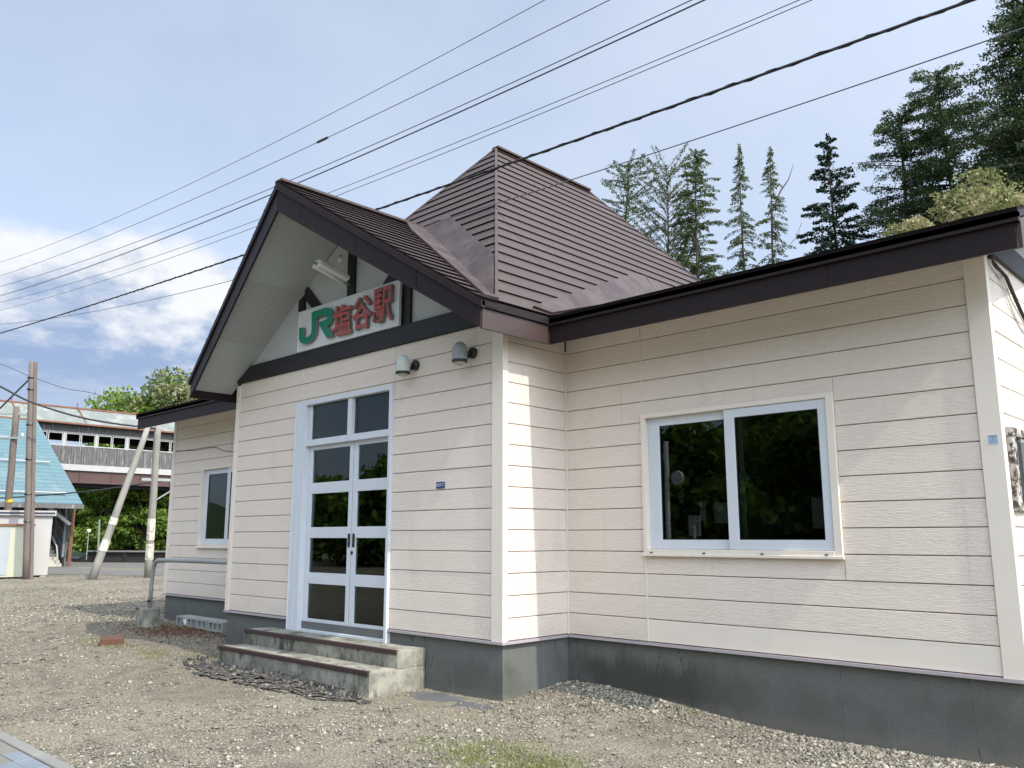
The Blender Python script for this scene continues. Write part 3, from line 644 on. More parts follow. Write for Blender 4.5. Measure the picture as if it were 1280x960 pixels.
# wing roofs
WS = .33; WZ = 3.335; YR = 3.85
for s_ in (0, 1):
    g = (lambda p: p) if s_ == 0 else mx
    XE = 4.76 if s_ == 0 else 4.60
    ZR = WZ+WS*(YR-.37)
    f_ = [g(p) for p in ((.31, .37, WZ), (XE, .37, WZ), (XE, YR, ZR), (-.62, YR, ZR))]; b_ = [g(p) for p in ((.31, 7.33, WZ), (-.62, YR, ZR), (XE, YR, ZR), (XE, 7.33, WZ))]
    wr = roofpart('wing_roof', [f_, b_], .05); strips(f_, wr, .2, .012); strips(b_, wr, .2, .012)
    # eave: two-step fascia, soffit and verge
    def bx(name, a, b, mat, bev=0):
        a, b = g(a), g(b); return boxo(name, a, b, mat, ST, bevel=bev)
    bx('eave_edge', (.30, .37, 3.245), (XE, .43, 3.318), FAS)
    xs_ = [.30, 1.55, 3.35, XE-.03] if s_ == 0 else [.30, 2.4, XE-.03]
    for a, b in zip(xs_[:-1], xs_[1:]): bx('fascia_board', (a+.0015, .40, 3.052), (b-.0015, .425, 3.242), FAS)
    bx('fascia_board', (.272, -.625, 3.052), (.30, .40, 3.262), FASB := FAS) if False else None
    m = MB(); m.slab([g((.30, .428, 3.20)), g((XE-.04, .428, 3.20)), g((XE-.04, 1.01, 3.42)), g((.30, 1.01, 3.42))], (0, 0, .012)); m.build('soffit', SOF, ST, recalc=True); bx('soffit_trim', (4.26, .43, 3.060), (XE-.05, .45, 3.083), WHITE)
    # verge boards on both slopes and gable wall
    for (y0, z0, y1, z1) in ((.43, WZ-.02, YR-.001, ZR-.02), (7.27, WZ-.02, YR+.001, ZR-.02)):
        m = MB(); m.slab([g((XE-.03, y0, z0-.262)), g((XE-.03, y1, z1-.262)), g((XE-.03, y1, z1-.035)), g((XE-.03, y0, z0-.035))], (.03 if s_ == 0 else -.03, 0, 0)); m.build('verge_board', ROOF, ST, recalc=True)
        m = MB(); m.slab([g((4.36 if s_ == 0 else 4.33, y0, z0-.19)), g((XE-.032, y0, z0-.19)), g((XE-.032, y1, z1-.19)), g((4.36 if s_ == 0 else 4.33, y1, z1-.19))], (0, 0, .012)); m.build('verge_soffit', SOF, ST, recalc=True)
    xg = XR-.02 if s_ == 0 else 4.30
    m = MB(); m.slab([g((xg, D+.08, ZT)), g((xg, YB, ZT)), g((xg, YB, 3.38)), g((xg, YR, 4.30)), g((xg, D+.08, 3.38))], (-.1 if s_ == 0 else .1, 0, 0)); m.build('wing_gable_panel', STUC, ST, recalc=True)
m = MB(); m.slab([(XR+.0, D-.01, 3.29), (XR+.0, YB, 3.29), (XR+.0, YB, 3.50), (XR+.0, D+.28, 3.50), (XR, D-.01, 3.42)], (.035, 0, 0)); m.build('gable_timber', TIMB, ST, recalc=True)
# porch side eaves
SUNF = simple('sunlit_brown_fascia', (.055, .034, .030), .45, var=.12)  # paler copy of the fascia brown, with sunlight put into its colour
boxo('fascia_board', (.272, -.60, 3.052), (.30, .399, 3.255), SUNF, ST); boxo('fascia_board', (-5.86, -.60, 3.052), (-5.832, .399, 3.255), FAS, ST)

# raking verge: upper edge + fascia boards in lengths + sloped soffit
def lerp3(a, b, t): return Vector(a).lerp(Vector(b), t)
for s_ in (0, 1):
    g = (lambda p: p) if s_ == 0 else mx
    a, b = (.315, -.615, 3.285), (CX, -1.125, 5.285)
    m = MB(); m.slab([g(p) for p in (Vector((.33, -.645, 3.25)), Vector((.33, -.645, 3.325)), Vector((CX, -1.155, 5.33)), Vector((CX, -1.155, 5.24)))], (0, .05, 0)); m.build('verge_edge', FAS, ST, recalc=True)
    cuts = [0, .27, .56, .86, 1]
    for c0, c1 in zip(cuts[:-1], cuts[1:]):
        c0 += .0015; c1 -= .0008
        lo0, lo1 = lerp3((.30, -.625, 3.052), (CX, -1.13, 4.965), c0), lerp3((.30, -.625, 3.052), (CX, -1.13, 4.965), c1)
        hi0, hi1 = lerp3((.30, -.625, 3.265), (CX, -1.13, 5.25), c0), lerp3((.30, -.625, 3.265), (CX, -1.13, 5.25), c1)
        m = MB(); m.slab([g(p) for p in (lo0, hi0, hi1, lo1)], (0, .028, 0)); m.build('rake_fascia', FAS, ST, recalc=True)
    # soffit under the slope, in three panels, the middle one perforated
    for (t0, t1, mt) in ((0, .30, SOF), (.30, .62, SOFP), (.62, 1, SOF)):
        e0, e1 = (.28, -.595), (CX, -1.10)
        def sp(t, yy): return (e0[0]+(e1[0]-e0[0])*t, yy, 3.17+(5.17-3.17)*t)
        m = MB(); m.slab([g(sp(t0+.001, e0[1]+(e1[1]-e0[1])*t0)), g(sp(t1-.001, e0[1]+(e1[1]-e0[1])*t1)), g(sp(t1-.001, .028)), g(sp(t0+.001, .028))], (0, 0, .012)); m.build('rake_soffit', mt, ST, recalc=True)

# rear eave boards
boxo('fascia_board', (-9.8, 7.30, 3.05), (4.7, 7.33, 3.25), FAS, ST); boxo('soffit', (-9.8, 6.73, 3.08), (4.7, 7.29, 3.09), SOF, ST)
# plate on cladding corner etc.
# ------------------------------------------------------------------ door
m = MB()
m.box((-3.90, -.035, -.155), (-3.66, .13, 2.83)); m.box((-1.875, -.035, -.16), (-1.825, .13, 2.83)); m.box((-3.659, -.035, 2.768), (-1.876, .13, 2.83))
m.box((-3.659, -.018, 2.215), (-1.876, .12, 2.298)); m.box((-2.745, -.01, 2.299), (-2.655, .10, 2.767)); m.box((-3.659, -.02, -.158), (-1.876, .12, -.125))
m.box((-3.655, .02, 2.30), (-3.60, .09, 2.766))
m.box((-3.905, -.045, -.15), (-3.895, -.01, 2.84)); m.box((-3.78, -.040, -.15), (-3.765, -.034, 2.82))
dfr = m.build('door_frame', ALU, ST, bevel=.003)
for a, b in ((-3.60, -2.746), (-2.654, -1.877)): boxo('transom_pane', (a, .04, 2.299), (b, .046, 2.767), GLS, dfr); 
rowz = ((2.162, 1.729), (1.588, 1.155), (1.017, .580), (.440, .005))
for (x0, x1, g0, g1, yy) in ((-3.655, -2.668, -3.575, -2.742, .045), (-2.662, -1.877, -2.575, -1.925, .048)):
    m = MB(); yb = yy+.04
    m.box((x0, yy, -.124), (g0, yb, 2.213)); m.box((g1, yy, -.124), (x1, yb, 2.213)); prev = 2.213
    for hi, lo in rowz: m.box((g0+.0005, yy, hi), (g1-.0005, yb, prev)); prev = lo
    m.box((g0+.0005, yy, -.124), (g1-.0005, yb, .005))
    lf = m.build('sliding_door', ALU, ST, bevel=.002)
    for hi, lo in rowz: boxo('door_pane', (g0-.004, yy+.018, lo-.004), (g1+.004, yy+.023, hi+.004), GLS, lf)
    hx = -2.722 if x0 < -3 else -2.632
    boxo('door_handle', (hx, yy-.006, .905), (hx+.045, yy+.004, 1.07), RUBBER, lf)
lk = MB(); lk.lathe((-2.635, .044, .84), [(0, -.008), (.018, -.008), (.022, 0), (.022, .006)], 14, (0, 1, 0)); lk.build('door_lock', RUBBER, ST)
boxo('rubber_seal', (-2.6675, .05, -.12), (-2.6625, .08, 2.21), RUBBER, ST)
# red and white tape inside door glass
for k in range(8): boxo('tape_band', (-2.80, .075, 1.16+k*.055), (-2.762, .078, 1.213+k*.055), RED if k % 2 == 0 else WHITE, ST)
# ------------------------------------------------------------------ windows
def window(x0, x1, z0, z1, right=True):
    m = MB(); t = .048
    m.box((x0, D-.028, z0), (x0+t, D+.12, z1)); m.box((x1-t-.02, D-.028, z0), (x1, D+.12, z1)); m.box((x0+t+.0005, D-.028, z1-t), (x1-t-.0205, D+.12, z1)); m.box((x0+t+.0005, D-.032, z0), (x1-t-.0205, D+.12, z0+t))
    wf = m.build('window_frame', TRIM, ST, bevel=.003); xm = (x0+x1)/2-.06
    m = MB(); m.box((x0-.015, D-.045, z0-.022), (x1+.015, D-.02, z0+.004)); m.build('window_sill', TRIM, wf, bevel=.003)
    for (a, b, ya) in ((x0+t+.001, xm+.05, D+.035), (xm, x1-t-.021, D-.012)):
        m = MB(); za, zb = z0+t+.002, z1-t-.002; fa, fb = (.14, .06) if ya > D else (.11, .08)
        ga, gb, gc, gd = a+fa, b-fb, za+.09, zb-.085
        m.box((a, ya, za), (ga, ya+.035, zb)); m.box((gb, ya, za), (b, ya+.035, zb)); m.box((ga+.0004, ya, za), (gb-.0004, ya+.035, gc)); m.box((ga+.0004, ya, gd), (gb-.0004, ya+.035, zb))
        sh = m.build('sash', ALU, ST, bevel=.003)
        boxo('pane', (ga-.004, ya+.015, gc-.004), (gb+.004, ya+.02, gd+.004), GLS, sh)
        s2 = MB()
        s2.box((ga, ya+.006, gc), (ga+.007, ya+.014, gd)); s2.box((gb-.007, ya+.006, gc), (gb, ya+.014, gd)); s2.box((ga+.008, ya+.006, gc), (gb-.008, ya+.014, gc+.007)); s2.box((ga+.008, ya+.006, gd-.007), (gb-.008, ya+.014, gd))
        s2.build('glazing_bead', RUBBER, sh)
    m = MB(); m.box((xm+.145, D+.05, 1.50), (xm+.185, D+.085, 1.62)); m.box((xm+.15, D+.03, 1.55), (xm+.22, D+.05, 1.59)); m.build('window_latch', GALV, ST)
    return xm
xm = window(*WIN); window(*WINL)
boxo('sash_stile', (xm+.115, D+.042, 1.0), (xm+.165, D+.07, 2.14), GALV, ST)
boxo('blind', (-8.5, D+.14, .93), (-6.7, D+.15, 2.2), BLIND, ST)
for (x, z_, w_, h_) in ((1.72, 1.16, .16, .20), (1.56, 1.19, .07, .19), (2.72, 1.10, .14, .28)):
    nb_ = boxo('notice_sheet', (x, D+.20, z_), (x+w_, D+.203, z_+h_), PAPER, ST)
# ------------------------------------------------------------------ lettering
for k in range(4): boxo('weep_cap', (1.12+k*.60, D-.050, .868), (1.15+k*.60, D-.045, .880), RUBBER, ST)
def text_obj(name, body, x0, x1, z0, z1, yf, depth, mat, parent, offset=0.0, side=None):
    c = bpy.data.curves.new('lettering', 'FONT'); c.body = body; c.extrude = .1; c.offset = offset; c.resolution_u = 4
    o = bpy.data.objects.new('lettering', c); COL.objects.link(o); bpy.context.view_layer.update()
    dg = bpy.context.evaluated_depsgraph_get(); me = bpy.data.meshes.new_from_object(o.evaluated_get(dg)); bpy.data.objects.remove(o)
    n = len(me.vertices); a = np.zeros(n*3, np.float32)
    if n == 0: return None
    me.vertices.foreach_get('co', a); a = a.reshape(-1, 3); lo, hi = a.min(0), a.max(0)
    o0 = ORG[parent.name]
    b = np.empty_like(a); b[:, 0] = x0+(a[:, 0]-lo[0])/(hi[0]-lo[0])*(x1-x0)-o0.x; b[:, 2] = z0+(a[:, 1]-lo[1])/(hi[1]-lo[1])*(z1-z0)-o0.z
    b[:, 1] = yf+np.where(a[:, 2] > 0, 0, depth)-o0.y
    me.vertices.foreach_set('co', b.ravel()); me.materials.clear(); me.materials.append(mat)
    if side:
        me.materials.append(side); me.update()
        for p in me.polygons:
            if abs(p.normal.y) < .5: p.material_index = 1
    me.update(); o = link(bpy.data.objects.new(name, me)); o.parent = parent; ORG[o.name] = o0; return o
SG = thing('station_sign', 'white oblong sign with green JR letters and red raised kanji under the porch gable', 'sign', (-2.79, -.05, 3.535))
m = MB(); m.box((-3.90, -.062, 3.535), (-1.69, -.037, 4.085)); m.build('sign_board', SIGNW, SG)
m = MB()
for a, b in (((-3.91, -.070, 3.525), (-1.68, -.036, 3.545)), ((-3.91, -.070, 4.075), (-1.68, -.036, 4.095)), ((-3.91, -.069, 3.546), (-3.89, -.036, 4.074)), ((-1.70, -.069, 3.546), (-1.68, -.036, 4.074))): m.box(a, b)
m.build('sign_frame', SIGNW, SG)
JRP = [(150,562),(190,552),(190,635),(200,652),(222,655),(250,640),(268,615),(275,580),(275,405),(300,392),(420,355),(450,355),(470,370),(478,400),(478,455),(468,500),(445,530),(428,547),(488,640),(425,657),(345,515),(345,503),(415,478),(430,462),(432,440),(425,428),(330,455),(320,468),(318,570),(310,620),(290,665),(255,700),(215,717),(180,715),(160,700),(150,675)]
def to_sign(a, b, y=-.115):     # traced from the sign face itself, laid on its plane
    d = fw+r2*((355+a/8-640)/FPX)-u2*((340+b/8-480)/FPX); s_ = (y-CAM.y)/d.y; return CAM+d*s_
m = MB(); jp = [to_sign(*q) for q in JRP]; m.slab(jp, (0, .045, 0))
o = m.build('letter_pair', [GREEN, GREENS], SG, recalc=True)
for p in o.data.polygons:
    if abs(p.normal.y) < .5: p.material_index = 1
for body, x0, x1, z0, z1 in (('塩', -3.005, -2.60, 3.585, 3.995), ('谷', -2.575, -2.18, 3.59, 4.02), ('駅', -2.15, -1.765, 3.60, 4.045)):
    text_obj('kanji_character', body, x0, x1, z0, z1, -.115, .045, RED, SG, .016, GREENS)
NP = thing('number_plate', 'small dark blue enamel number plate on the cladding right of the doors', 'plate', (-.95, -.01, 1.56))
boxo('plate', (-1.022, -.012, 1.556), (-.888, -.002, 1.628), BLUE, NP, bevel=.002); text_obj('plate_number', '427-7', -1.008, -.900, 1.575, 1.610, -.0135, .001, SIGNW, NP)
SK = thing('address_sticker', 'pale blue sticker with tiny printing on the right corner trim', 'sticker', (4.31, 1.0, 1.73))
boxo('sticker_face', (4.265, D-.0145, 1.728), (4.332, D-.0125, 1.80), STICK, SK); 
for k, (a, b, z_, h_) in enumerate(((4.272, 4.325, 1.785, .009), (4.29, 4.307, 1.765, .008), (4.275, 4.322, 1.748, .006))):
    text_obj('sticker_print', 'IIIIIIII' if k else 'HHHHHH', a, b, z_, z_+h_, D-.0155, .001, INK, SK)

NB = thing('window_notice', 'dark notice with pale Japanese writing low inside the right window pane', 'notice', (2.33, D+.1, 1.1))
boxo('notice_face', (2.28, D+.115, 1.06), (2.62, D+.118, 1.30), simple('dark_notice', (.012, .013, .012), .7, bump=0), NB)
text_obj('notice_writing', '見ています', 2.32, 2.58, 1.15, 1.20, D+.112, .001, simple('notice_print', (.16, .17, .15), .8, bump=0), NB)
# ------------------------------------------------------------------ lamps on the wall
def wall_lamp(x, z_, mat, label, lens=True):
    t = thing('wall_lamp', label, 'wall lamp', (x, -.03, z_), 'wall lamps beside the doors'); c = (x-.005, -.155, z_)
    m = MB(); m.lathe((x+.05, 0, z_+.02), [(0, -.001), (.062, -.001), (.062, -.03), (.045, -.05), (0, -.052)], 18, (0, 1, 0)); m.build('wall_plate', BLKM, t, smooth=True)
    m = MB(); m.tube([(x+.05, -.045, z_+.0), (x+.03, -.085, z_-.04), (x, -.13, z_-.055)], [.022, .022, .026], 10); m.build('lamp_arm', BLKM, t, smooth=True)
    m = MB(); m.lathe(c, [(.078, -.075), (.083, -.05), (.083, .025), (.077, .07), (.060, .105), (.033, .125), (0, .131)], 24); m.build('lamp_shade', mat, t, smooth=True)
    m = MB(); m.lathe(c, [(.0, -.098), (.066, -.098), (.086, -.095), (.086, -.070), (0, -.068)], 24); m.build('lamp_ring', BLKM, t)
    m = MB(); m.lathe(c, [(.066, -.099), (.055, -.118), (.036, -.128), (0, -.132)] if lens else [(.066, -.099), (.045, -.118), (0, -.12)], 24); m.build('lamp_lens', LENS, t, smooth=True)
wall_lamp(-1.47, 2.985, MILK, 'white domed wall lamp, the left one of two beside the doors', False)
wall_lamp(-.50, 2.985, GREYG, 'grimy grey domed wall lamp near the porch corner')
t = thing('gable_lamp', 'white fluorescent batten lamp jutting out under the peak of the porch gable', 'lamp', (CX, 0, 4.3))
m = MB(); m.tube([(CX, -.02, 4.27), (CX, -.10, 4.27), (CX, -.13, 4.33)], .014, 8); m.build('lamp_bracket', GALV, t)
a_, b_ = Vector((CX, -.09, 4.32)), Vector((CX, -.53, 4.43)); dd = (b_-a_).normalized()
m = MB(); m.bar(a_, b_, .20, .06); m.bar(a_+Vector((0, 0, .045)), b_+Vector((0, 0, .045)), .13, .04); m.build('lamp_housing', WHITE, t, bevel=.008)
m = MB(); m.tube([a_-Vector((0, 0, .04))+dd*.03, b_-Vector((0, 0, .04))-dd*.03], .016, 10); m.build('lamp_tube', MILK, t, smooth=True)
m = MB(); m.tube([b_+dd*.0, b_+dd*.07], .02, 8); m.build('end_cap', GALV, t)
t = thing('ceiling_disc', 'small pale round cover on the soffit under the gable peak', 'cover', (-3.10, -.02, 4.70)); m = MB(); m.lathe((-3.08, .03, 4.70), [(0, -.03), (.045, -.028), (.05, 0)], 16, (0, 1, 0)); m.build('cover_disc', WHITE, t, smooth=True)

m = MB(); m.tube([(-9.75, D-.008, 2.655), (-9.3, D-.008, 2.63), (-8.94, D-.008, 2.612), (-8.5, D-.008, 2.622), (-8.176, D-.008, 2.613), (-7.87, D-.008, 2.525), (-7.58, D-.008, 2.49), (-6.8, D-.008, 2.52), (-5.62, D-.008, 2.56)], .006, 5); tag(m.build('wall_cable', WIREG, smooth=True), 'thin grey cable sagging across the left wing wall above the small window', 'cable')
# ------------------------------------------------------------------ meter box + cable at the right end
FLAKE = MT('flaking_casing_paint'); FLAKE.set(FLAKE.mix(FLAKE.ramp(FLAKE.noise(16, 7, .75), .47, .53), (.07, .055, .045), (.50, .47, .42)), .9); FLAKE.bump(FLAKE.noise(20, 6, .7), 1, .03); FLAKE = FLAKE.m
t = thing('meter_box', 'grey window box in a flaking weathered casing on the right end wall', 'box', (XR, 1.7, 1.22))
m = MB()
for a, b in (((XR+.001, 1.13, 1.80), (XR+.05, 2.2, 1.87)), ((XR+.001, 1.14, 1.22), (XR+.045, 1.26, 1.799)), ((XR+.001, 1.261, 1.22), (XR+.04, 2.2, 1.28)), ((XR+.001, 2.12, 1.281), (XR+.04, 2.2, 1.799))): m.box(a, b)
m.build('flaking_casing', FLAKE, t, bevel=.006)
boxo('box_cover', (XR+.002, 1.33, 1.29), (XR+.085, 2.1, 1.79), simple('grey_cover', (.10, .115, .11), .4), t, bevel=.03)
m = MB(); m.tube([(XR+.02, 1.12, 3.25), (XR+.035, 1.25, 3.19), (XR+.04, 1.5, 3.16), (XR+.045, 1.7, 3.02), (XR+.05, 1.95, 2.86), (XR+.05, 2.5, 2.75)], .016, 8); tag(m.build('drooping_cable', WIRE, smooth=True), 'black cable drooping under the right gable band', 'cable')
m = MB(); m.tube([(XR+.02, 1.13, 3.23), (XR+.03, 1.45, 3.13), (XR+.035, 1.62, 2.98), (XR+.04, 1.95, 2.84)], .008, 6); tag(m.build('drooping_cable', YWHITE, smooth=True), 'thin pale cable hanging just below the black cable at the right gable', 'cable')

# ------------------------------------------------------------------ entrance steps
t = thing('entrance_steps', 'two concrete steps with maroon nosings before the station doors', 'steps', (-2.79, -.3, -.55))
def rough_block(name, a, b, mat, parent, amp=.006, n=14):
    """box with finely divided, slightly worn faces"""
    import bmesh
    bm = bmesh.new(); a, b = Vector(a), Vector(b); o0 = ORG[parent.name]
    bmesh.ops.create_cube(bm, size=1)
    for v in bm.verts: v.co = Vector([(a[i]+b[i])/2+v.co[i]*(b[i]-a[i]) for i in range(3)])
    bmesh.ops.bevel(bm, geom=list(bm.edges), offset=.008, segments=2, affect='EDGES', profile=.6)
    bmesh.ops.subdivide_edges(bm, edges=[e for e in bm.edges if e.calc_length() > .3], cuts=n, use_grid_fill=True)
    for v in bm.verts:
        d_ = noise.noise_vector(v.co*7)*amp+noise.noise_vector(v.co*23)*amp*.5; v.co = v.co+d_-o0
    me = bpy.data.meshes.new(name); bm.to_mesh(me); bm.free(); me.materials.append(mat); me.shade_smooth(); o = link(bpy.data.objects.new(name, me)); o.parent = parent; ORG[o.name] = o0; return o
rough_block('lower_step', (-4.36, -.726, -.72), (-1.196, .025, -.338), STEP, t)
rough_block('upper_step', (-4.37, -.366, -.342), (-1.192, .024, -.158), STEP, t)
m = MB(); m.box((-4.355, -.742, -.372), (-1.205, -.70, -.326)); m.build('step_nosing', NOSE, t, bevel=.004)
m = MB(); m.box((-4.36, -.382, -.196), (-1.198, -.34, -.150)); m.build('step_nosing', NOSE, t, bevel=.004)

# ------------------------------------------------------------------ handrail, blocks, lid
t = thing('handrail', 'galvanised tube handrail standing in a concrete footing left of the porch', 'handrail', (-8.35, .1, -.45))
pts = [(-8.40, .13, -.30), (-8.40, .13, .20), (-8.39, .13, .42)]
for k in range(7): a_ = math.pi/2*k/6; pts.append((-8.38+.20*(1-math.cos(a_)), .13, .45+.20*math.sin(a_)))
pts += [(-7.6, .13, .655), (-6.6, .13, .66), (-5.62, .13, .66)]
m = MB(); m.tube(pts, .034, 12); m.build('rail_tube', GALV, t, smooth=True)
m = MB(); m.lathe((-8.355, .10, -.02), [(0, -.03), (.022, -.03), (.022, 0)], 10, (0, 1, 0)); m.build('rail_plug', RUBBER, t)
fb = MB(); vs = [(-8.56, -.02, -.62), (-8.24, -.02, -.62), (-8.24, .28, -.62), (-8.56, .28, -.62), (-8.53, .02, -.14), (-8.27, .02, -.14), (-8.27, .25, -.14), (-8.53, .25, -.14)]
fb.add(vs, [(0, 3, 2, 1), (4, 5, 6, 7), (0, 1, 5, 4), (1, 2, 6, 5), (2, 3, 7, 6), (3, 0, 4, 7)]); fb.build('concrete_footing', STEP, t, bevel=.01)
lab = ['leftmost of the hollow concrete blocks lying against the left wing', 'second hollow concrete block from the left below the left wing', 'third hollow concrete block from the left below the left wing', 'hollow concrete block at the right end of the row by the porch']
for k in range(4):
    x0 = -8.40+k*.49; yo = .60-k*.06; zb = float(gz(x0, .6))-.01; o0 = (x0+.24, yo, zb)
    t = thing('concrete_block', lab[k], 'block', o0, 'hollow blocks along the left wing')
    m = MB(); z0_, z1_ = zb, zb+.17; y0_, y1_ = yo, yo+.24
    m.box((x0, y0_, z1_-.035), (x0+.48, y1_, z1_)); m.box((x0, y0_, z0_), (x0+.48, y1_, z0_+.035))
    for q in range(4): m.box((x0+q*.148, y0_, z0_+.0352), (x0+.036+q*.148, y1_, z1_-.0352))
    m.box((x0+.0352, y1_-.02, z0_+.0354), (x0+.44, y1_-.001, z1_-.0354))
    m.build('block_body', BLOCKM, t, bevel=.003)
t = thing('leaning_block', 'upright concrete slab leaning in the corner between left wing and porch', 'block', (-5.75, .6, -.45)); m = MB(); m.obox((-5.70, .72, -.29), Vector((.9, -.2, 0)).normalized(), Vector((.2, .9, 0)).normalized(), Vector((.05, 0, 1)).normalized(), .10, .18, .19); m.build('block_body', BLOCKM, t, bevel=.004)
t = thing('concrete_lump', 'pale lump of broken concrete beside the hollow blocks', 'rubble', (-8.0, .5, -.44)); v_, f_ = octa(np.array([[-7.95, .62, -.38]]), np.array([.11])); fast_mesh('lump', v_, f_, WHITE, t)
t = thing('access_lid', 'rusty red square lid standing in the gravel before the left wing', 'lid', (-6.4, -1.25, -.5))
m = MB(); c = Vector((-6.37, -1.26, -.41)); ax_ = Vector((.93, -.37, 0)); m.obox(c, ax_, Vector((.37, .93, 0)), Vector((0, 0, 1)), .24, .15, .07); m.build('lid_box', BRICK, t, bevel=.008)
# ------------------------------------------------------------------ background: footbridge
BXX = -50.0
t = thing('footbridge', 'old covered wooden railway footbridge on a brown steel girder', 'footbridge', (BXX, 12, -.5))
y0, y1, dep = 1.0, 32.0, 2.3
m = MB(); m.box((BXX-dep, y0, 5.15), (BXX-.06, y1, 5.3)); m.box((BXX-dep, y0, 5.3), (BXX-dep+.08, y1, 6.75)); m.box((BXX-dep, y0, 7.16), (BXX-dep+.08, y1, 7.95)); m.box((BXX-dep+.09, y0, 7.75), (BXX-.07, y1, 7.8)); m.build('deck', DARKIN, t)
m = MB(); m.box((BXX-.25, y0, 4.38), (BXX-.08, y1, 5.12)); m.box((BXX-.32, y0, 4.36), (BXX-.02, y1, 4.42)); m.box((BXX-dep, y0, 4.38), (BXX-dep+.2, y1, 5.12)); m.build('girder', GIRD, t)
m = MB()
for k in range(16): m.box((BXX-.078, y0+k*1.92+.9, 4.43), (BXX-.03, y0+k*1.92+.96, 5.10))
m.build('girder_stiffener', GIRD, t)
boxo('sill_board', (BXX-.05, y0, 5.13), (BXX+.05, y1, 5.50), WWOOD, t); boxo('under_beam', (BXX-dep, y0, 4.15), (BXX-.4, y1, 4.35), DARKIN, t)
npl = int((y1-y0)/.155); pb = MB()
for k in range(npl):
    ya = y0+k*.155; dx = random.uniform(0, .025)
    if 8 < ya < 23 or k % 1 == 0:
        boxo('plank', (BXX-.03, ya+.008, 5.505), (BXX+.01+dx, ya+.147, 6.60+random.uniform(-.01, .01)), OWOOD, t) if 6 < ya < 23 else pb.box((BXX-.03, ya+.008, 5.505), (BXX+.01+dx, ya+.147, 6.60))
    (MBU := MB()).box((BXX-.03, ya+.008, 7.50), (BXX+.01+dx, ya+.147, 8.05)); 
    if 6 < ya < 23: MBU.build('plank', OWOOD, t)
struct(pb.build('far_planks', OWOOD, t), 'stuff')
m = MB(); m.box((BXX-.06, y0, 6.63), (BXX+.04, y1, 6.70)); m.box((BXX-.06, y0, 7.432), (BXX+.03, y1, 7.498)); m.build('window_rail', WWOOD, t)
for k in range(17):
    yy = 10.384-1.917*5+k*1.917
    if yy < y0 or yy > y1: continue
    boxo('post', (BXX-.04, yy-.07, 6.601), (BXX+.06, yy+.07, 7.43), WWOOD, t); boxo('lower_post', (BXX-.04, yy-.08, 5.50), (BXX+.05, yy+.08, 6.60), OWOOD, t)
    for yc in (yy+.10, yy+1.0):
        m = MB(); w_ = .80; m.box((BXX-.03, yc, 6.702), (BXX+.015, yc+.05, 7.419)); m.box((BXX-.03, yc+w_, 6.702), (BXX+.015, yc+w_+.05, 7.419)); m.box((BXX-.03, yc+.051, 7.37), (BXX+.015, yc+w_-.001, 7.419)); m.build('window_sash', WWOOD, t)
m = MB(); m.box((BXX-.06, y0, 8.06), (BXX+.02, y1, 8.12)); m.build('under_eave_board', OWOOD, t)  # board under the eave, same grey wood as the planks
rf = MB(); rf.slab([(BXX+.45, y0, 8.0), (BXX+.45, y1, 8.0), (BXX-1.15, y1, 9.1), (BXX-1.15, y0, 9.1)], (0, 0, .05)); rf.slab([(BXX-1.15, y0, 9.1), (BXX-1.15, y1, 9.1), (BXX-2.8, y1, 8.0), (BXX-2.8, y0, 8.0)], (0, 0, .05)); rfo = rf.build('roof', PATINA, t, recalc=True)
boxo('ridge_strip', (BXX-1.25, y0, 9.12), (BXX-1.05, y1, 9.22), RUST, rfo); boxo('gutter', (BXX+.42, y0, 7.93), (BXX+.52, y1, 8.02), RUST, rfo)
for k in range(8): m = MB(); yy = 2+k*3.8; m.bar((BXX+.40, yy, 8.10), (BXX-1.1, yy-.1, 9.22), .05, .05); m.tube([(BXX-1.15, yy-.1, 9.15), (BXX-1.15, yy-.1, 9.5)], .04, 5); m.build('roof_strap', RUST, rfo)
boxo('pier', (BXX-1.6, 21.5, -.6), (BXX-1.0, 22.1, 4.2), GIRD, t)
# stair house with blue roof
t = thing('stair_house', 'stair house with a long pale blue metal roof joining the footbridge', 'building', (-44, 8, -.5))
rp = [(-41.0, -4.0, 2.75), (-41.0, 10.55, 2.75), (-50.2, 10.55, 8.35), (-50.2, -4.0, 8.35)]
m = MB(); m.slab([Vector(p)-Vector((0, 0, .03)) for p in rp], (0, 0, -.10)); rfo = m.build('roof', OWOOD, t, recalc=True)
nr = 26
for k in range(nr):
    f0, f1 = k/nr, (k+1)/nr; xa, xb = -41.0-9.2*f0, -41.0-9.2*f1; za, zb2 = 2.75+5.6*f0, 2.75+5.6*f1; yk = 10.55; off = (k % 2)*.7
    while yk > 3.2:
        ye = max(yk-(1.4 if yk < 10.5 else 1.4-off), 3.2); m = MB(); m.add([(xa, yk-.012, za+.03), (xa, ye, za+.03), (xb, ye, zb2), (xb, yk-.012, zb2), (xa, yk-.012, za-.02), (xa, ye, za-.02)], [(0, 3, 2, 1), (0, 1, 5, 4)]); m.build('roof_sheet', BROOF, rfo); yk = ye
for zf in (.08, .40, .66): m = MB(); m.tube([(-41.0-9.2*zf+.1, 3, 2.75+5.6*zf+.12), (-41.0-9.2*zf+.1, 9.9 if zf < .5 else 8.4, 2.75+5.6*zf+.12)], .045, 6); m.build('snow_guard', WWOOD, rfo)
boxo('eave_board', (-41.02, -4, 2.50), (-40.95, 10.6, 2.70), OWOOD, t)
m = MB(); m.slab([(-42.9, 10.44, -.45), (-50, 10.44, 3.9), (-50, 10.44, 8.0), (-42.6, 10.44, 3.4), (-42.6, 10.44, -.45)], (0, .08, 0)); m.build('stair_side_wall', OWOOD, t, recalc=True)
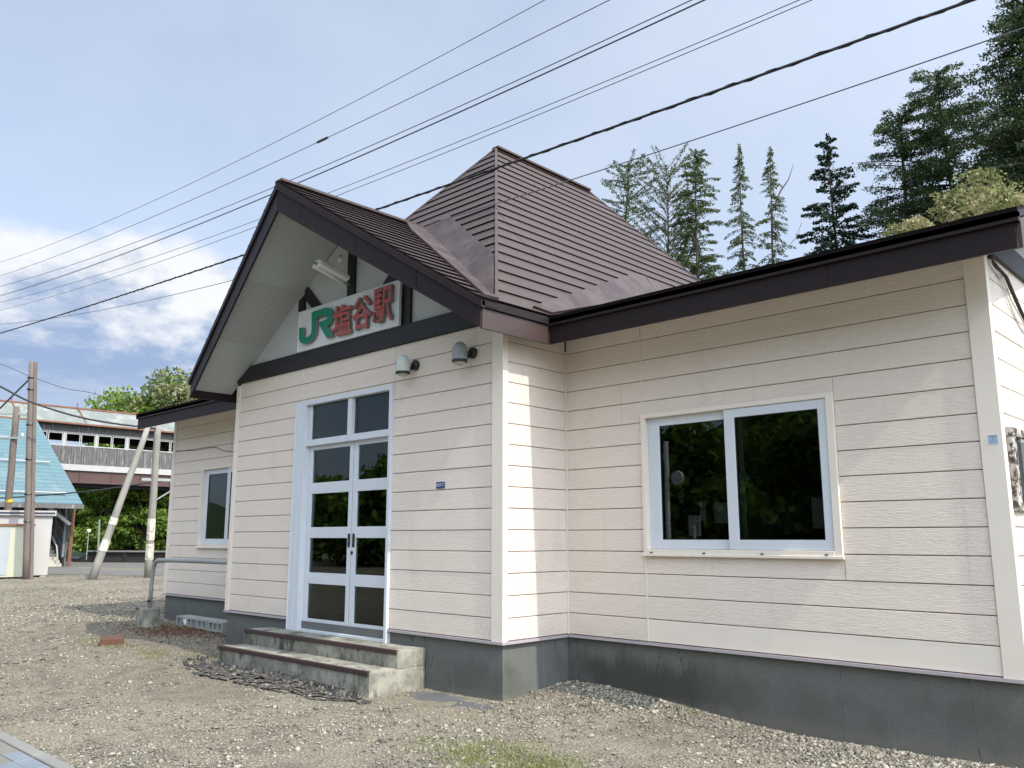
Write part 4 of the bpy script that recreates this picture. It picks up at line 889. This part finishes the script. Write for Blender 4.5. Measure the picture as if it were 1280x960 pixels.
for k in range(5): m = MB(); m.bar((-42.75-k*1.3, 10.38, .0+k*.72), (-42.75-k*1.3, 10.38, 3.1+k*.75), .12, .10, (1, 0, 0)); m.build('side_post', simple('grey_steel', (.16, .18, .20), .6) if k == 0 else bpy.data.materials['grey_steel'], t)
for k in range(3): m = MB(); m.bar((-42.8, 10.36, .5+k*.75), (-48.5, 10.36, 3.8+k*.75), .06, .06); m.build('side_rail', bpy.data.materials['grey_steel'], t)
for k in range(14): boxo('stair_tread', (-42.5-k*.32-.6, 8.3, -.5+k*.17), (-42.5-k*.32, 10.28, -.5+(k+1)*.17), simple('stair_tread_concrete', (.45, .42, .36), .8, var=.2) if k == 0 else bpy.data.materials['stair_tread_concrete'], t)
m = MB(); m.tube([(-42.4, 10.60, -.5), (-42.4, 10.60, 3.4)], .10, 8); m.build('corner_post', simple('rusty_post', (.16, .075, .055), .8), t)
m = MB(); m.bar((-42.3, 10.45, 1.7), (-42.3, 9.1, 2.75), .16, .12, (1, 0, 0)); m.build('white_brace', WWOOD, t)
m = MB(); m.tube([(-42.5, 10.1, -.4), (-42.6, 10.0, .55), (-45, 10.0, 2.0)], .04, 6); m.build('stair_rail', WWOOD, t)
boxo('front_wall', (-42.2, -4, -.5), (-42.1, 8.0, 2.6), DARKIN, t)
# shed and lockers (turned to face the forecourt)
def local(o, ax): 
    ay = Vector((-ax.y, ax.x, 0)); return lambda a, b, c_: o+ax*a+ay*b+Vector((0, 0, c_))
Lx = Vector((.31, .95, 0)).normalized()
def lbox(m, Fn, a, b, mi=0):
    vs = [Fn(x, y, z_) for z_ in (a[2], b[2]) for x, y in ((a[0], a[1]), (b[0], a[1]), (b[0], b[1]), (a[0], b[1]))]; m.add(vs, [(0, 3, 2, 1), (4, 5, 6, 7), (0, 1, 5, 4), (1, 2, 6, 5), (2, 3, 7, 6), (3, 0, 4, 7)], mi)
O1 = Vector((-30.0, 5.55, -.5)); F1 = local(O1, Lx)
t = thing('storage_shed', 'pinkish white storage shed with a flat roof trimmed in navy', 'shed', tuple(O1))
m = MB(); vs = [F1(-3.5, 0, .1), F1(0, 0, .1), F1(0, 1.6, .1), F1(-3.5, 1.6, .1), F1(-3.5, 0, 2.35), F1(0, 0, 2.35), F1(0, 1.6, 2.35), F1(-3.5, 1.6, 2.35)]
m.add(vs, [(0, 3, 2, 1), (4, 5, 6, 7), (0, 1, 5, 4), (1, 2, 6, 5), (2, 3, 7, 6), (3, 0, 4, 7)]); m.build('shed_body', PINKW, t)
m = MB(); lbox(m, F1, (-3.6, -.12, 2.36), (.12, 1.7, 2.55)); m.build('shed_roof', WWOOD, t); m = MB(); lbox(m, F1, (-3.6, -.135, 2.42), (.07, -.118, 2.485)); m.build('navy_strip', NAVY, t)
m = MB(); lbox(m, F1, (-.25, .02, 0), (-.05, .2, .1)); lbox(m, F1, (-3.2, .02, 0), (-3.0, .2, .1)); m.build('shed_foot', BLOCKM, t)
O2 = O1+Lx*(-.62)+Vector((-Lx.y, Lx.x, 0))*(-.8); F2 = local(O2, Lx)
t = thing('locker_cabinet', 'cream locker cabinet with grey doors in front of the white shed', 'cabinet', tuple(O2))
m = MB(); lbox(m, F2, (-2.6, 0, .08), (0, .6, 1.95)); m.build('cabinet_body', CREAM, t); m = MB(); lbox(m, F2, (-2.7, -.06, 1.955), (.06, .66, 2.03)); m.build('cabinet_top', RUST, t)
for a in (-1.05, -2.2): m = MB(); lbox(m, F2, (a, -.02, .16), (a+.32, -.001, 1.88)); m.build('cabinet_door', GREYD, t)
# platform behind
t = thing('platform', 'low dark railway platform edge with a ramp at its left end', 'platform', (-50, 14, -.5)); pd = Vector((.88, .47, 0)); pn = Vector((-.47, .88, 0)); p0 = Vector((-50.9, 13.7, -.5))
m = MB(); a = p0; vs = [a, a+pd*1.3+Vector((0, 0, .64)), a+pd*40+Vector((0, 0, .64)), a+pd*40, a+pd*1.3]; m.slab([vs[0], vs[1], vs[2], vs[3]], pn*5); m.build('platform_body', simple('dark_platform', (.035, .033, .030), .9, var=.4, scale=1), t, recalc=True)
m = MB(); m.slab([p0+pd*1.25+Vector((0, 0, .645))-pn*.15, p0+pd*40+Vector((0, 0, .645))-pn*.15, p0+pd*40+Vector((0, 0, .645))+pn*.3, p0+pd*1.25+Vector((0, 0, .645))+pn*.3], (0, 0, .09)); m.build('coping', simple('coping_stone', (.22, .21, .19), .9), t, recalc=True)
for k in range(10): m = MB(); m.obox(p0+pd*(4+k*1.8)+Vector((0, 0, .30))-pn*.05, pd, pn, Vector((0, 0, 1)), .10, .06, .30); m.build('platform_pier', DARKIN, t)
t = thing('platform_light', 'small white globe lamp on a thin post beyond the platform ramp', 'lamp', (-49.2, 13.9, -.2)); m = MB(); m.tube([(-49.2, 13.95, -.3), (-49.2, 13.95, 1.3)], .03, 6); m.build('lamp_post', GALV, t); m = MB(); m.lathe((-49.2, 13.95, 1.42), [(0, -.12), (.09, -.09), (.12, 0), (.09, .09), (0, .12)], 10); m.build('lamp_globe', WHITE, t, smooth=True)
t = thing('marker_post', 'thin grey marker post among the bushes beyond the platform', 'post', (-48.6, 14.3, -.2)); m = MB(); m.tube([(-48.75, 14.45, -.3), (-48.6, 14.3, 2.1)], .06, 6); m.build('post_shaft', GALV, t)

# ------------------------------------------------------------------ poles and wires
def pole(name, label, a, b, r0, r1, mat, n=10, cat='utility pole'):
    t = thing(name, label, cat, a); m = MB(); a, b = Vector(a), Vector(b); k = 8; pts = [a.lerp(b, i/k)+Vector((random.uniform(-.01, .01), random.uniform(-.01, .01), 0)) for i in range(k+1)]
    m.tube(pts, [r0+(r1-r0)*i/k for i in range(k+1)], n); m.build('pole_shaft', mat, t, smooth=n > 8); return t
t = pole('utility_pole', 'tall weathered wooden pole standing in front of the locker cabinet', (-28.57, 4.39, -.6), (-29.03, 3.97, 7.62), .135, .105, PWOOD)
m = MB(); m.tube([(-28.46, 4.52, -.5), (-28.93, 4.07, 7.6)], .07, 8); m.build('strapped_lath', PWOOD, t)
m = MB()
for z_ in (7.0, 6.55, 5.2, 3.9, 2.6, 1.6): m.lathe((-28.57-.46*(z_+.6)/8.2, 4.39-.42*(z_+.6)/8.2, z_), [(.135, -.03), (.15, 0), (.135, .03)], 10)
m.build('wire_band', BLKM, t)
t = pole('utility_pole', 'darker shorter wooden pole rising behind the white shed', (-34.6, 5.3, -.6), (-33.7, 4.93, 6.5), .155, .125, PWOOD)
m = MB(); m.bar((-34.4, 4.2, 6.2), (-33.2, 5.5, 6.15), .08, .08); m.bar((-34.6, 4.0, 5.2), (-33.3, 5.4, 5.15), .08, .08)
m.build('cross_arm', GALV, t)
for (a, b, c_) in ((-34.2, 4.4, 6.3), (-33.4, 5.28, 6.27), (-34.4, 4.2, 5.3), (-33.5, 5.2, 5.28)): m = MB(); m.lathe((a, b, c_), [(0, -.05), (.05, -.05), (.06, 0), (.04, .08), (0, .1)], 8); m.build('insulator', WHITE, t, smooth=True)
m = MB(); m.lathe((-34.2, 5.15, 2.55), [(.150, -.07), (.155, 0), (.150, .07)], 10); m.build('tiger_band', simple('tiger_yellow', (.55, .38, .03), .6), t)
t = pole('utility_pole', 'upright concrete pole beside the left wing with a flaking white band', (-27.19, 8.24, -.6), (-25.75, 7.56, 5.58), .145, .12, CPOLE)
def along(a, b, z_): a, b = Vector(a), Vector(b); return a.lerp(b, (z_-a.z)/(b.z-a.z))
va, vb = (-27.19, 8.24, -.6), (-25.75, 7.56, 5.58)
m = MB(); m.tube([along(va, vb, .95), along(va, vb, 1.75)], .147, 10); m.build('white_band', YWHITE, t); m = MB(); m.tube([along(va, vb, .2), along(va, vb, .8)], .151, 10); m.build('white_band', YWHITE, t)
q = along(va, vb, 3.2); m = MB(); m.bar(q-Lx*.45, q+Lx*1.4, .10, .10); m.build('bracket_arm', GALV, t); m = MB(); m.bar(along(va, vb, 2.4)+Lx*.05, q+Lx*1.2, .05, .05); m.build('bracket_brace', GALV, t); m = MB(); m.bar(along(va, vb, 5.1)-Lx*.55, along(va, vb, 5.1)+Lx*.25, .05, .05); m.build('tie_clamp', GALV, t)
t = pole('strut_pole', 'slanting concrete strut pole propping the upright pole', (-26.8, 6.0, -.6), (-25.9, 7.28, 5.25), .15, .10, CPOLE)
sa, sb = (-26.8, 6.0, -.6), (-25.9, 7.28, 5.25); m = MB(); m.tube([along(sa, sb, .55), along(sa, sb, .95)], .150, 10); m.tube([along(sa, sb, 1.5), along(sa, sb, 1.75)], .143, 10); m.build('white_band', YWHITE, t)
def wire(name, pts, rad, label, mat=WIRE, seg=14, twist=False):
    """smooth curve through points (Catmull-Rom)"""
    p = [Vector(q) for q in pts]; p = [p[0]*2-p[1]]+p+[p[-1]*2-p[-2]]; out = []
    for i in range(1, len(p)-2):
        for k in range(seg):
            s_ = k/seg; out.append(.5*((2*p[i])+(p[i+1]-p[i-1])*s_+(2*p[i-1]-5*p[i]+4*p[i+1]-p[i+2])*s_**2+(3*p[i]-p[i-1]-3*p[i+1]+p[i+2])*s_**3))
    out.append(p[-2]); m = MB(); m.tube(out, rad, 6); 
    if twist:
        tot = [0]
        for a, b in zip(out[:-1], out[1:]): tot.append(tot[-1]+(b-a).length)
        h = []; L_ = tot[-1]; n = int(L_/.09); j = 0
        for i in range(n+1):
            s_ = L_*i/n
            while j < len(tot)-2 and tot[j+1] < s_: j += 1
            c = out[j].lerp(out[j+1], (s_-tot[j])/max(1e-6, tot[j+1]-tot[j])); a_ = i*1.25+1.3*noise.noise(Vector((s_, 0, 0))); h.append(c+Vector((0, math.cos(a_), math.sin(a_)))*(rad*1.05+.008*abs(noise.noise(Vector((s_*.7, 3, 0))))))
        m.tube(h, rad*.55, 5)
    return tag(m.build(name, mat, smooth=True), label, 'wire' if not twist else 'cable')
def parab(pts, y, x0, x1, n=9, yslope=0):
    a = np.polyfit([p[0] for p in pts], [p[1] for p in pts], 2 if len(pts) > 2 else 1); xs = np.linspace(x0, x1, n); return [(x, y+yslope*x, float(np.polyval(a, x))) for x in xs]
W = {'heavy': [(-22.067, 7.089), (-13.111, 6.407), (-7.452, 6.047), (-3.872, 5.904), (-1.11, 5.811), (1.132, 5.605), (2.977, 5.466), (4.387, 5.468)],
     'a': [(-42.86, 15.263), (-23.403, 13.248), (-13.07, 12.571), (-4.659, 12.286)], 'b': [(-42.583, 14.458), (-21.999, 12.513), (-9.485, 11.707), (-2.975, 11.481)],
     'c': [(-42.375, 13.851), (-15.263, 11.196), (-7.678, 10.926), (-1.017, 10.546)], 'c2': [(-42.184, 13.297), (-21.213, 11.362), (-12.959, 10.98), (-5.603, 10.622), (-.777, 10.431)],
     'd': [(-42.058, 12.93), (-15.866, 10.437), (-4.245, 9.824), (.888, 9.635)], 'e': [(-41.902, 12.476), (-16.307, 10.225), (-6.593, 9.846), (1.15, 9.51)],
     'f': [(-22.175, 7.405), (-7.925, 5.638), (-2.6, 5.46), (.114, 5.30), (2.627, 5.12), (4.823, 5.062)]}
wire('overhead_cable', parab(W['heavy'], 1.05, -30, 9), .0145, 'thick twisted black cable sagging across in front of the tall roof', twist=True)
wire('overhead_wire', parab(W['a'], 6, -48, 6), .008, 'topmost thin overhead wire crossing the sky'); wire('overhead_wire', parab(W['b'], 6, -48, 6), .009, 'second thin overhead wire from the top, with a dark splice')
m = MB(); bp_ = np.polyfit([p[0] for p in W['b']], [p[1] for p in W['b']], 2); m.tube([(x, 6, float(np.polyval(bp_, x))) for x in (-13.15, -12.9, -12.65)], .035, 6); tag(m.build('wire_splice', WIRE), 'dark splice sleeve on the second overhead wire', 'splice')
wire('overhead_wire', parab(W['c'], 6, -48, 6), .010, 'third overhead wire, upper one of the close pair running past the porch peak'); wire('overhead_wire', parab(W['c2'], 6, -48, 6), .010, 'fourth overhead wire, lower one of the close pair running past the porch peak')
wire('overhead_wire', parab([(a, b+.13) for a, b in W['c2']], 6.15, -48, 6), .006, 'very thin overhead wire between the close pair running past the porch peak'); wire('overhead_wire', parab(W['d'], 6, -48, 6), .0075, 'fifth overhead wire, vanishing behind the middle of the left gable slope'); wire('overhead_wire', parab(W['e'], 6, -48, 6), .0075, 'sixth overhead wire, just above the thick twisted cable')
wire('overhead_wire', parab(W['f'], 1.15, -30, 9), .006, 'lowest thin grey wire running below the thick cable', WIREG)
wire('low_cable', [(-31.2, -.2, 8.2), (-29.69, 1.54, 7.27), (-28.52, 2.85, 6.47), (-27.9, 3.67, 5.95), (-27.2, 4.9, 5.50), (-26.5, 6.0, 5.25), (-25.8, 7.5, 5.10)], .04, 'black cable drooping from the left edge to the upright concrete pole')
wire('low_wire', [(-40.0, 3.72, 9.65), (-38.45, 5.36, 9.09), (-37.51, 6.4, 8.53), (-36.4, 7.6, 7.97), (-35.61, 8.41, 7.78), (-34.7, 9.37, 7.41)], .02, 'thin wire hanging above the footbridge roof at the left', WIREG)
wire('low_wire', [(-39.78, 5.66, 2.81), (-38.13, 7.21, 2.95), (-36.19, 9.01, 3.17), (-33.95, 11.04, 3.58), (-30, 14.5, 4.3)], .035, 'dark wire passing in front of the bushes under the footbridge')
wire('guy_wire', [(-33.2, .6, 1.5), (-31.0, 2.35, 4.3), (-29.05, 3.95, 6.95)], .03, 'dark stay slanting down left from the top of the tall wooden pole')

# ------------------------------------------------------------------ vegetation
def leaf_cloud(name, cen, size, mat, parent, droop=0.0, asp=1.6, flat=0.0):
    n = len(cen); s = size*rng.uniform(.6, 1.4, n) if np.ndim(size) == 0 else size
    d1 = rng.normal(size=(n, 3)); d1[:, 2] -= droop; d1 /= np.linalg.norm(d1, axis=1)[:, None]
    d2 = np.cross(d1, rng.normal(size=(n, 3))+np.array([0, 0, flat*3])); d2 /= np.linalg.norm(d2, axis=1)[:, None]+1e-9
    a = d1*s[:, None]*asp*.5; b = d2*s[:, None]*.5
    v = np.stack([cen-a, cen+b*.9, cen+a, cen-b*.9], 1).reshape(-1, 3)
    f = np.arange(4*n).reshape(-1, 4); return fast_mesh(name, v, f, mat, parent)
def conifer(label, base, H, R, leaf, z_low=.25, nwh=38, per=5, droop=.25, upcurve=.0, dens=26, lsz=.16, prof=1.0, gap=.15, lean=(0, 0), group=None, thick=.2, name='larch_tree', fluff=.22, topr=.12, mul=5.4, lm=.43):
    base = Vector(base); t = thing(name, label, 'tree', tuple(base), group); m = MB()
    ax = lambda f: base+Vector((lean[0]*f+.25*math.sin(f*4+base.x), lean[1]*f+.2*math.sin(f*5+base.y), H*f))
    m.tube([ax(i/12) for i in range(13)], [thick*(1-.93*i/12) for i in range(13)], 7)
    C_ = []
    for k in range(nwh):
        f = z_low+(1-z_low)*(k/nwh)**.95; 
        for j in range(per):
            if random.random() < gap: continue
            a = random.uniform(0, 2*math.pi); rl = R*((1-f)/(1-z_low))**prof*random.uniform(.55, 1.15)+R*topr*random.uniform(.3, 1); p0_ = ax(min(1, f+random.uniform(-.01, .01)))
            dr = droop*random.uniform(.6, 1.4); pts_ = []
            for q_ in range(5):
                s_ = q_/4; pts_.append(p0_+Vector((math.cos(a)*rl*s_, math.sin(a)*rl*s_, rl*(upcurve*s_-dr*s_*s_))))
            m.tube(pts_, [thick*.16*(1-f*.5)*(1-.8*q_/4)+.008 for q_ in range(5)], 4, False)
            nn = int(mul*dens*rl/R*random.uniform(.6, 1.3))+3
            s_ = rng.uniform(.12, 1, nn)**.75; i0 = np.minimum((s_*4).astype(int), 3); fr = s_*4-i0; A_ = np.array([tuple(p) for p in pts_])
            c = A_[i0]*(1-fr[:, None])+A_[i0+1]*fr[:, None]; sp = fluff*(1.1-s_*.6)[:, None]*rl**.5
            C_.append(c+rng.normal(size=(nn, 3))*sp*np.array([1, 1, .6])+np.array([0, 0, -.08]))
    nt_ = int(60*mul); f_ = 1-rng.random(nt_)*.13; tp = np.array([tuple(ax(q)) for q in f_]); C_.append(tp+rng.normal(size=(nt_, 3))*(.05+(1-f_)*1.6)[:, None]*np.array([1, 1, .5])*min(1, R/2.5))
    m.build('trunk', BARK, t); leaf_cloud('crown', np.concatenate(C_), lsz*lm, leaf, t, droop=.4); return t
GR = 'larches in a row behind the station'
conifer('feathery larch just right of the tall roof, leftmost of the row', (-22.9, 34, 3.5), 20.3, 2.6, L_LARCH, .3, 40, 5, .10, .55, 26, .17, .35, .1, (.3, 0), GR, .2, fluff=.085, topr=.35)
conifer('open branched larch with bare upswept limbs, second from the left', (-20.2, 34, 3.5), 19.3, 2.5, L_LARCH, .3, 34, 5, .05, .95, 18, .16, .35, .2, (.2, 0), GR, .2, fluff=.08, topr=.4)
conifer('tallest larch of the left cluster, third in the row', (-17.5, 33.6, 3.5), 19.4, 2.2, L_LARCH, .25, 50, 6, .3, .3, 28, .17, .5, .08, (.1, 0), GR, .2, fluff=.085, topr=.2)
conifer('thin spire larch with drooping twigs, left of the broken-topped one', (-16.5, 37, 4.5), 19.4, 1.9, L_LARCH, .25, 50, 5, .42, .15, 22, .15, .8, .12, (.0, 0), GR, .16, fluff=.10, topr=.08)
tt = conifer('thin spire larch with a bare snag sticking out to its right', (-15.3, 38, 4.8), 18.8, 2.0, L_LARCH, .25, 50, 5, .42, .15, 22, .15, .8, .12, (.0, 0), GR, .16, fluff=.10, topr=.08)
m = MB(); SN = [(-15.3, 38, 18.4), (-15.75, 39.0, 20.0), (-15.49, 39.69, 21.47), (-15.0, 39.9, 22.2), (-14.69, 40.04, 23.13)]; m.tube([(-15.0, 38.3, 17.0), (-14.6, 39.6, 18.4), (-14.5, 40.2, 19.4)], .02, 4); m.tube(SN, [.07, .06, .05, .03, .012], 5); m.build('bare_snag', BARK, tt)
conifer('dark layered spruce standing apart between the thin larches and the dense ones', (-11.0, 36.8, 4.5), 18.1, 2.9, L_SPRUCE, .25, 20, 8, .12, .16, 70, .22, .75, .1, (0, 0), None, .2, 'spruce_tree', fluff=.11, topr=.14, mul=3, lm=.5)
GD = 'dense larches above the right roof'
conifer('dense dark larch, left of the three above the right roof', (-8.1, 38.2, 5), 18.2, 3.2, L_LARCHD, .15, 50, 7, .2, .25, 50, .23, .5, .30, (0, 0), GD, .3, 'dense_larch', fluff=.16, topr=.30, mul=6.5, lm=.31)
conifer('dense larch with the rounded top in the middle above the right roof', (-5.6, 38.2, 5), 19.8, 3.3, L_LARCHD, .12, 54, 8, .2, .25, 52, .24, .5, .28, (0, 0), GD, .32, 'dense_larch', fluff=.16, topr=.30, mul=6.5, lm=.31)
conifer('tallest dark larch cut off by the right edge of the photo', (-.9, 35.5, 4.8), 21.0, 5.2, L_LARCHD, .1, 60, 9, .3, .2, 80, .26, .55, .03, (0, 0), GD, .35, 'dense_larch', fluff=.18, topr=.22, mul=6, lm=.32)
conifer('dark larch low behind the other dense larches at the right', (-3.3, 41, 5), 16.5, 4.2, L_LARCHD, .1, 46, 8, .25, .2, 60, .26, .5, .04, (0, 0), GD, .3, 'dense_larch', fluff=.2, topr=.3, mul=6, lm=.32)
def broadleaf(label, base, H, R, leaf, n=9000, lobes=12, lsz=.2, name='broadleaf_tree', cat='tree', group=None, low=.25, squash=.8, seed=1):
    base = Vector(base); rs = np.random.default_rng(seed); t = thing(name, label, cat, tuple(base), group); m = MB()
    m.tube([base, base+Vector((.1, 0, H*.3)), base+Vector((.0, .1, H*.75))], [R*.07+.04, R*.055+.03, .03], 7); C_ = []
    for k in range(lobes):
        a = rs.uniform(0, 2*np.pi); f = rs.uniform(0, 1); rr = R*(.25+.5*rs.random())*math.sqrt(max(.1, 1-(2*f-1)**2*.7)); c = np.array([base.x+math.cos(a)*rr, base.y+math.sin(a)*rr, base.z+H*(low+(1-low)*(.1+.78*f))]); lr = R*rs.uniform(.28, .5)
        st = base+Vector((0, 0, H*(low*.6+.3*f))); m.tube([st, (st+Vector(c))/2+Vector((0, 0, .1*R)), Vector(c)], [R*.03+.015, R*.02+.01, .01], 5, False)
        nn = n//lobes; u = rs.normal(size=(nn, 3)); u /= np.linalg.norm(u, axis=1)[:, None]; rad = lr*(rs.uniform(.25, 1, nn)**.45)
        # lumpy shell with gaps
        bumpy = np.array([noise.noise(Vector(q)*2.2+Vector((k*3.1, 0, 0))) for q in u]); rad = rad*(1+.45*bumpy); keep_ = bumpy > -.28
        C_.append((c+u*rad[:, None]*np.array([1, 1, squash]))[keep_])
    m.build('trunk', BARK, t); leaf_cloud('crown', np.concatenate(C_), lsz, leaf, t, asp=1.3, flat=.4); return t
broadleaf('creamy blossoming bush top peeping over the right roof, the larger one', (-1.6, 25.6, 7.2), 6.6, 2.3, L_BLOS, 16000, 20, .11, 'blossoming_tree', seed=3, group='blossoming trees behind the right roof')
broadleaf('yellowish blossoming bush top just left of the larger blossoming one', (-4.5, 26.4, 8.2), 4.9, 1.5, L_BLOS, 7000, 12, .11, 'blossoming_tree', seed=4, group='blossoming trees behind the right roof')
broadleaf('small yellow green leafy top at the far left of the blossoming trees', (-6.3, 26.8, 8.5), 3.7, .9, L_BLOS, 2500, 8, .11, 'blossoming_tree', seed=5, group='blossoming trees behind the right roof')
broadleaf('small dark leafy tree tip showing above the right wing roof under the first larches', (-17.2, 30, 5), 8.3, 2.4, L_BROADD, 6000, 10, .16, seed=8)
GL = 'leafy trees behind the footbridge'
broadleaf('tall leafy tree over the left wing roof with pale blossom', (-55, 22.5, 0), 13.2, 5.2, L_BLOSG, 24000, 26, .24, seed=11, group=GL)
broadleaf('leafy tree beyond the footbridge roof left of the blossoming one', (-57, 20.2, 0), 11.8, 4.4, L_BROAD, 16000, 18, .24, seed=12, group=GL)
broadleaf('low leafy tree top peeping over the footbridge ridge', (-60, 18.5, 0), 11.0, 3.0, L_BROADD, 8000, 14, .24, seed=13, group=GL)
labs = ['bright green bush under the footbridge, nearest the blue roof', 'bright green bush behind the slanting strut pole', 'bright green bush between strut pole and upright pole', 'bright green bush beside the left wing wall', 'dark green bush filling the gap behind the upright pole', 'dark bush under the footbridge behind the stair house', 'dark bush far behind the platform ramp', 'dark bush beyond the platform at the left wing']
for k, (x, y, h, r_) in enumerate(((-54, 14.5, 5.2, 2.6), (-54.5, 16.8, 5.4, 2.8), (-53, 19.0, 5.6, 2.8), (-52, 21.6, 5.4, 2.8), (-57, 18.2, 6.8, 3.4), (-58, 14.5, 6.8, 3.4), (-60, 12.0, 6.5, 3.4), (-56, 23.5, 6.8, 3.6))):
    broadleaf(labs[k], (x, y, -.4), h, r_, L_BROAD if k < 4 else L_BROADD, 12000, 30, .17, 'green_bush', 'bush', 'bushes beyond the platform', .02, .38, 20+k)
# hills
def hill(name, fn, x0, x1, y0_, y1_, n=70):
    xs, ys = np.linspace(x0, x1, n), np.linspace(y0_, y1_, n); XX, YY = np.meshgrid(xs, ys); ZZ = fn(XX, YY)+.5*np.sin(XX*.5)*np.cos(YY*.43); v = np.stack([XX, YY, ZZ], -1).reshape(-1, 3); i_ = (np.arange(n-1)[:, None]*n+np.arange(n-1)[None]).ravel(); return struct(fast_mesh(name, v, np.stack([i_, i_+1, i_+1+n, i_+n], 1), HILL, smooth=True))
hill('hill', lambda x, y: -2+9.5*sstep(24, 60, y), -45, 60, 22, 110)
hill('hill', lambda x, y: -2+(7+11*sstep(-40, -12, x))*sstep(-34, -52, y), -130, 60, -110, -33)
hill('hill', lambda x, y: -1.5+7*sstep(-58, -95, x), -160, -57, -40, 60)
t = thing('roadside_mirror', 'white roadside post with a round mirror, seen reflected in the left window pane', 'traffic mirror', (-7.3, -12, -.55))
m = MB(); m.tube([(-7.34, -12, -.6), (-7.34, -12, 3.7)], .07, 10); m.build('mirror_post', WHITE, t); m = MB(); m.lathe((-6.98, -12.0, 2.65), [(.19, -.02), (.21, 0), (.19, .04), (0, .06)], 20, (0, 1, 0)); m.build('mirror_disc', WHITE, t); m = MB(); m.bar((-7.34, -12, 2.65), (-7.0, -12, 2.65), .05, .05); m.build('mirror_arm', GALV, t)
t = thing('roadside_sign', 'small white notice post across the yard, seen reflected in the left window pane', 'sign', (-6.6, -12, -.55)); m = MB(); m.tube([(-6.62, -12.2, -.6), (-6.62, -12.2, 1.35)], .045, 8); m.build('sign_post', WHITE, t); boxo('sign_panel', (-6.80, -12.22, 1.05), (-6.44, -12.19, 1.62), PAPER, t)
# forest behind the viewer: seen mirrored in the glass
LB = ['broad forest tree across the road behind the camera']
def forest(x, y, h, r_, k): broadleaf('large leafy roadside tree behind the camera, mirrored in the windows', (x, y, -.5), h, r_, L_BACK, 5200, 16, .34, 'roadside_tree', 'tree', 'roadside trees mirrored in the glass', .03, .9, 60+k)
for k in range(15):
    x = -42+k*4.1; forest(x, -25-3*math.sin(k*1.7), 5.6+1.6*sstep(-22, -4, x)+random.uniform(-.5, .5), 3.3, k)
for k in range(5): forest(-14+k*4.6, -33, 9.5, 4.6, 20+k)
